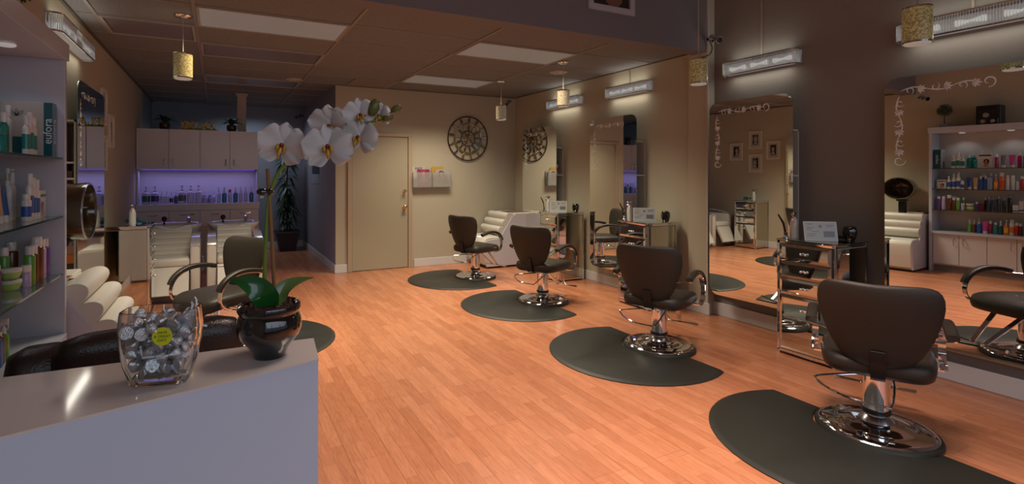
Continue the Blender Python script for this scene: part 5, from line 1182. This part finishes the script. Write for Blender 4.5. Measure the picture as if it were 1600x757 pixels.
lf = M('orchid_leaf', rgb(24, 82, 30), .22, coat=.5, noise=.12, nscale=12); lf2 = M('orchid_leaf_pale', rgb(96, 116, 58), .25, coat=.5, noise=.12, nscale=12)
orch_leaf(oa(424, 488, -.005), oa(415, 440, -.035), oa(356, 437, -.03), .024, lf, nrm=(-.35, -.9, .45))
orch_leaf(oa(432, 478, .0), oa(432, 445, .02), oa(491, 434, .02), .017, lf2, nrm=(.15, -.75, .7), fold=.4)
# flowers
pet = M('orchid_petal', (.50, .455, .43), .5, noise=.04, nscale=20); lipm = M('orchid_lip', rgb(170, 130, 40), .4, noise=.5, nscale=300); lipr = M('orchid_throat', rgb(120, 30, 26), .4)
def flower(px, py, size, yaw, pitch, roll, dd=0, label=None, open_=1):
    """size: full width in metres; yaw turns the face, 0 = towards the camera"""
    f = bpy.data.objects.new('flower', None); COL.objects.link(f); f.parent = t; f.empty_display_size = .02
    if label: f['label'] = label
    f.location = oa(px, py, dd); f.rotation_euler = Matrix.Rotation(-YAW + radians(yaw), 4, 'Z').__matmul__(Matrix.Rotation(radians(pitch), 4, 'X')).__matmul__(Matrix.Rotation(radians(roll), 4, 'Y')).to_euler()
    R = size / 2
    def petal(ang, L, Wd, dep, base=.10):
        b = BM(); n, m = 9, 8; V = []
        for i in range(n + 1):
            q = i / n; row = []
            for j in range(m + 1):
                s = -1 + 2 * j / m
                wq = Wd * (sin(pi * min(1, .08 + q * .60)) ** .9) * (1 - max(0, (q - .72) / .28) ** 2 * .72) / 2
                rr = L * (q * (1 - .10 * s * s * q)); x, z = wq * s, rr
                y = dep - .16 * L * sin(q * 1.9) + .10 * Wd * s * s * (1 if open_ else 2) + .006 * R / .045 * sin(s * 4 + ang) * q
                row.append(b.verts.new((x * cos(ang) - z * sin(ang), y, x * sin(ang) + z * cos(ang))))
            V.append(row)
        for a_, c_ in zip(V, V[1:]):
            for j in range(m): b.faces.new((a_[j], a_[j + 1], c_[j + 1], c_[j]))
        bmesh.ops.solidify(b, geom=b.faces[:], thickness=.0006)
        obj('petal', b, pet, f, smooth=True, angle=80)
    petal(0, R * .98, R * .85, .004); petal(radians(125), R * .95, R * .80, .004); petal(radians(-125), R * .95, R * .80, .004)
    petal(radians(68), R * 1.05, R * 1.28, -.001); petal(radians(-68), R * 1.05, R * 1.28, -.001)
    b = BM(); k = R / .045
    for s in (-1, 1):
        sphere(b, (s * .006 * k, -.012 * k, -.004 * k), .006 * k, 8, 6, (.6, 1, 1.2))
    tube(b, smoothpath([(0, -.004 * k, -.002 * k), (0, -.015 * k, -.008 * k), (0, -.022 * k, -.016 * k), (0, -.018 * k, -.022 * k)], 3), [.004 * k * (1 - .05 * i) for i in range(10)], 8)
    obj('lip', b, lipm, f, smooth=True)
    b = BM(); sphere(b, (0, -.010 * k, .002 * k), .0042 * k, 8, 6); obj('throat', b, lipr, f, smooth=True)
    return f
flower(441, 229, .098, 12, 0, 12, -.01, 'lowest, outermost white bloom')
flower(517, 196, .088, -10, 25, 0, .012, 'upper bloom seen partly from behind')
flower(513, 233, .100, 8, -12, -8, -.02, 'large bloom in the middle of the spray')
flower(562, 217, .080, -14, -8, 5, -.005, 'bloom below the buds')
flower(563, 180, .070, 10, 8, -10, .0, 'small upper bloom near the buds')
flower(593, 180, .052, -20, 20, 15, .005, 'half open bloom at the tip', open_=0)
def bud(px, py, L, ang, lab):
    b = BM(); p = oa(px, py); sphere(b, (0, 0, 0), L / 2, 12, 8, (.62, .62, 1)); o = obj('bud', b, M('bud_green', rgb(86, 84, 40), .4, noise=.5, nscale=60), t, smooth=True, loc=p, rot=(0, radians(ang), -YAW)); o['label'] = lab
bud(584, 168, .038, 25, 'large green bud'); bud(606, 184, .024, 75, 'lower tip bud'); bud(619, 170, .024, 65, 'outermost tip bud')
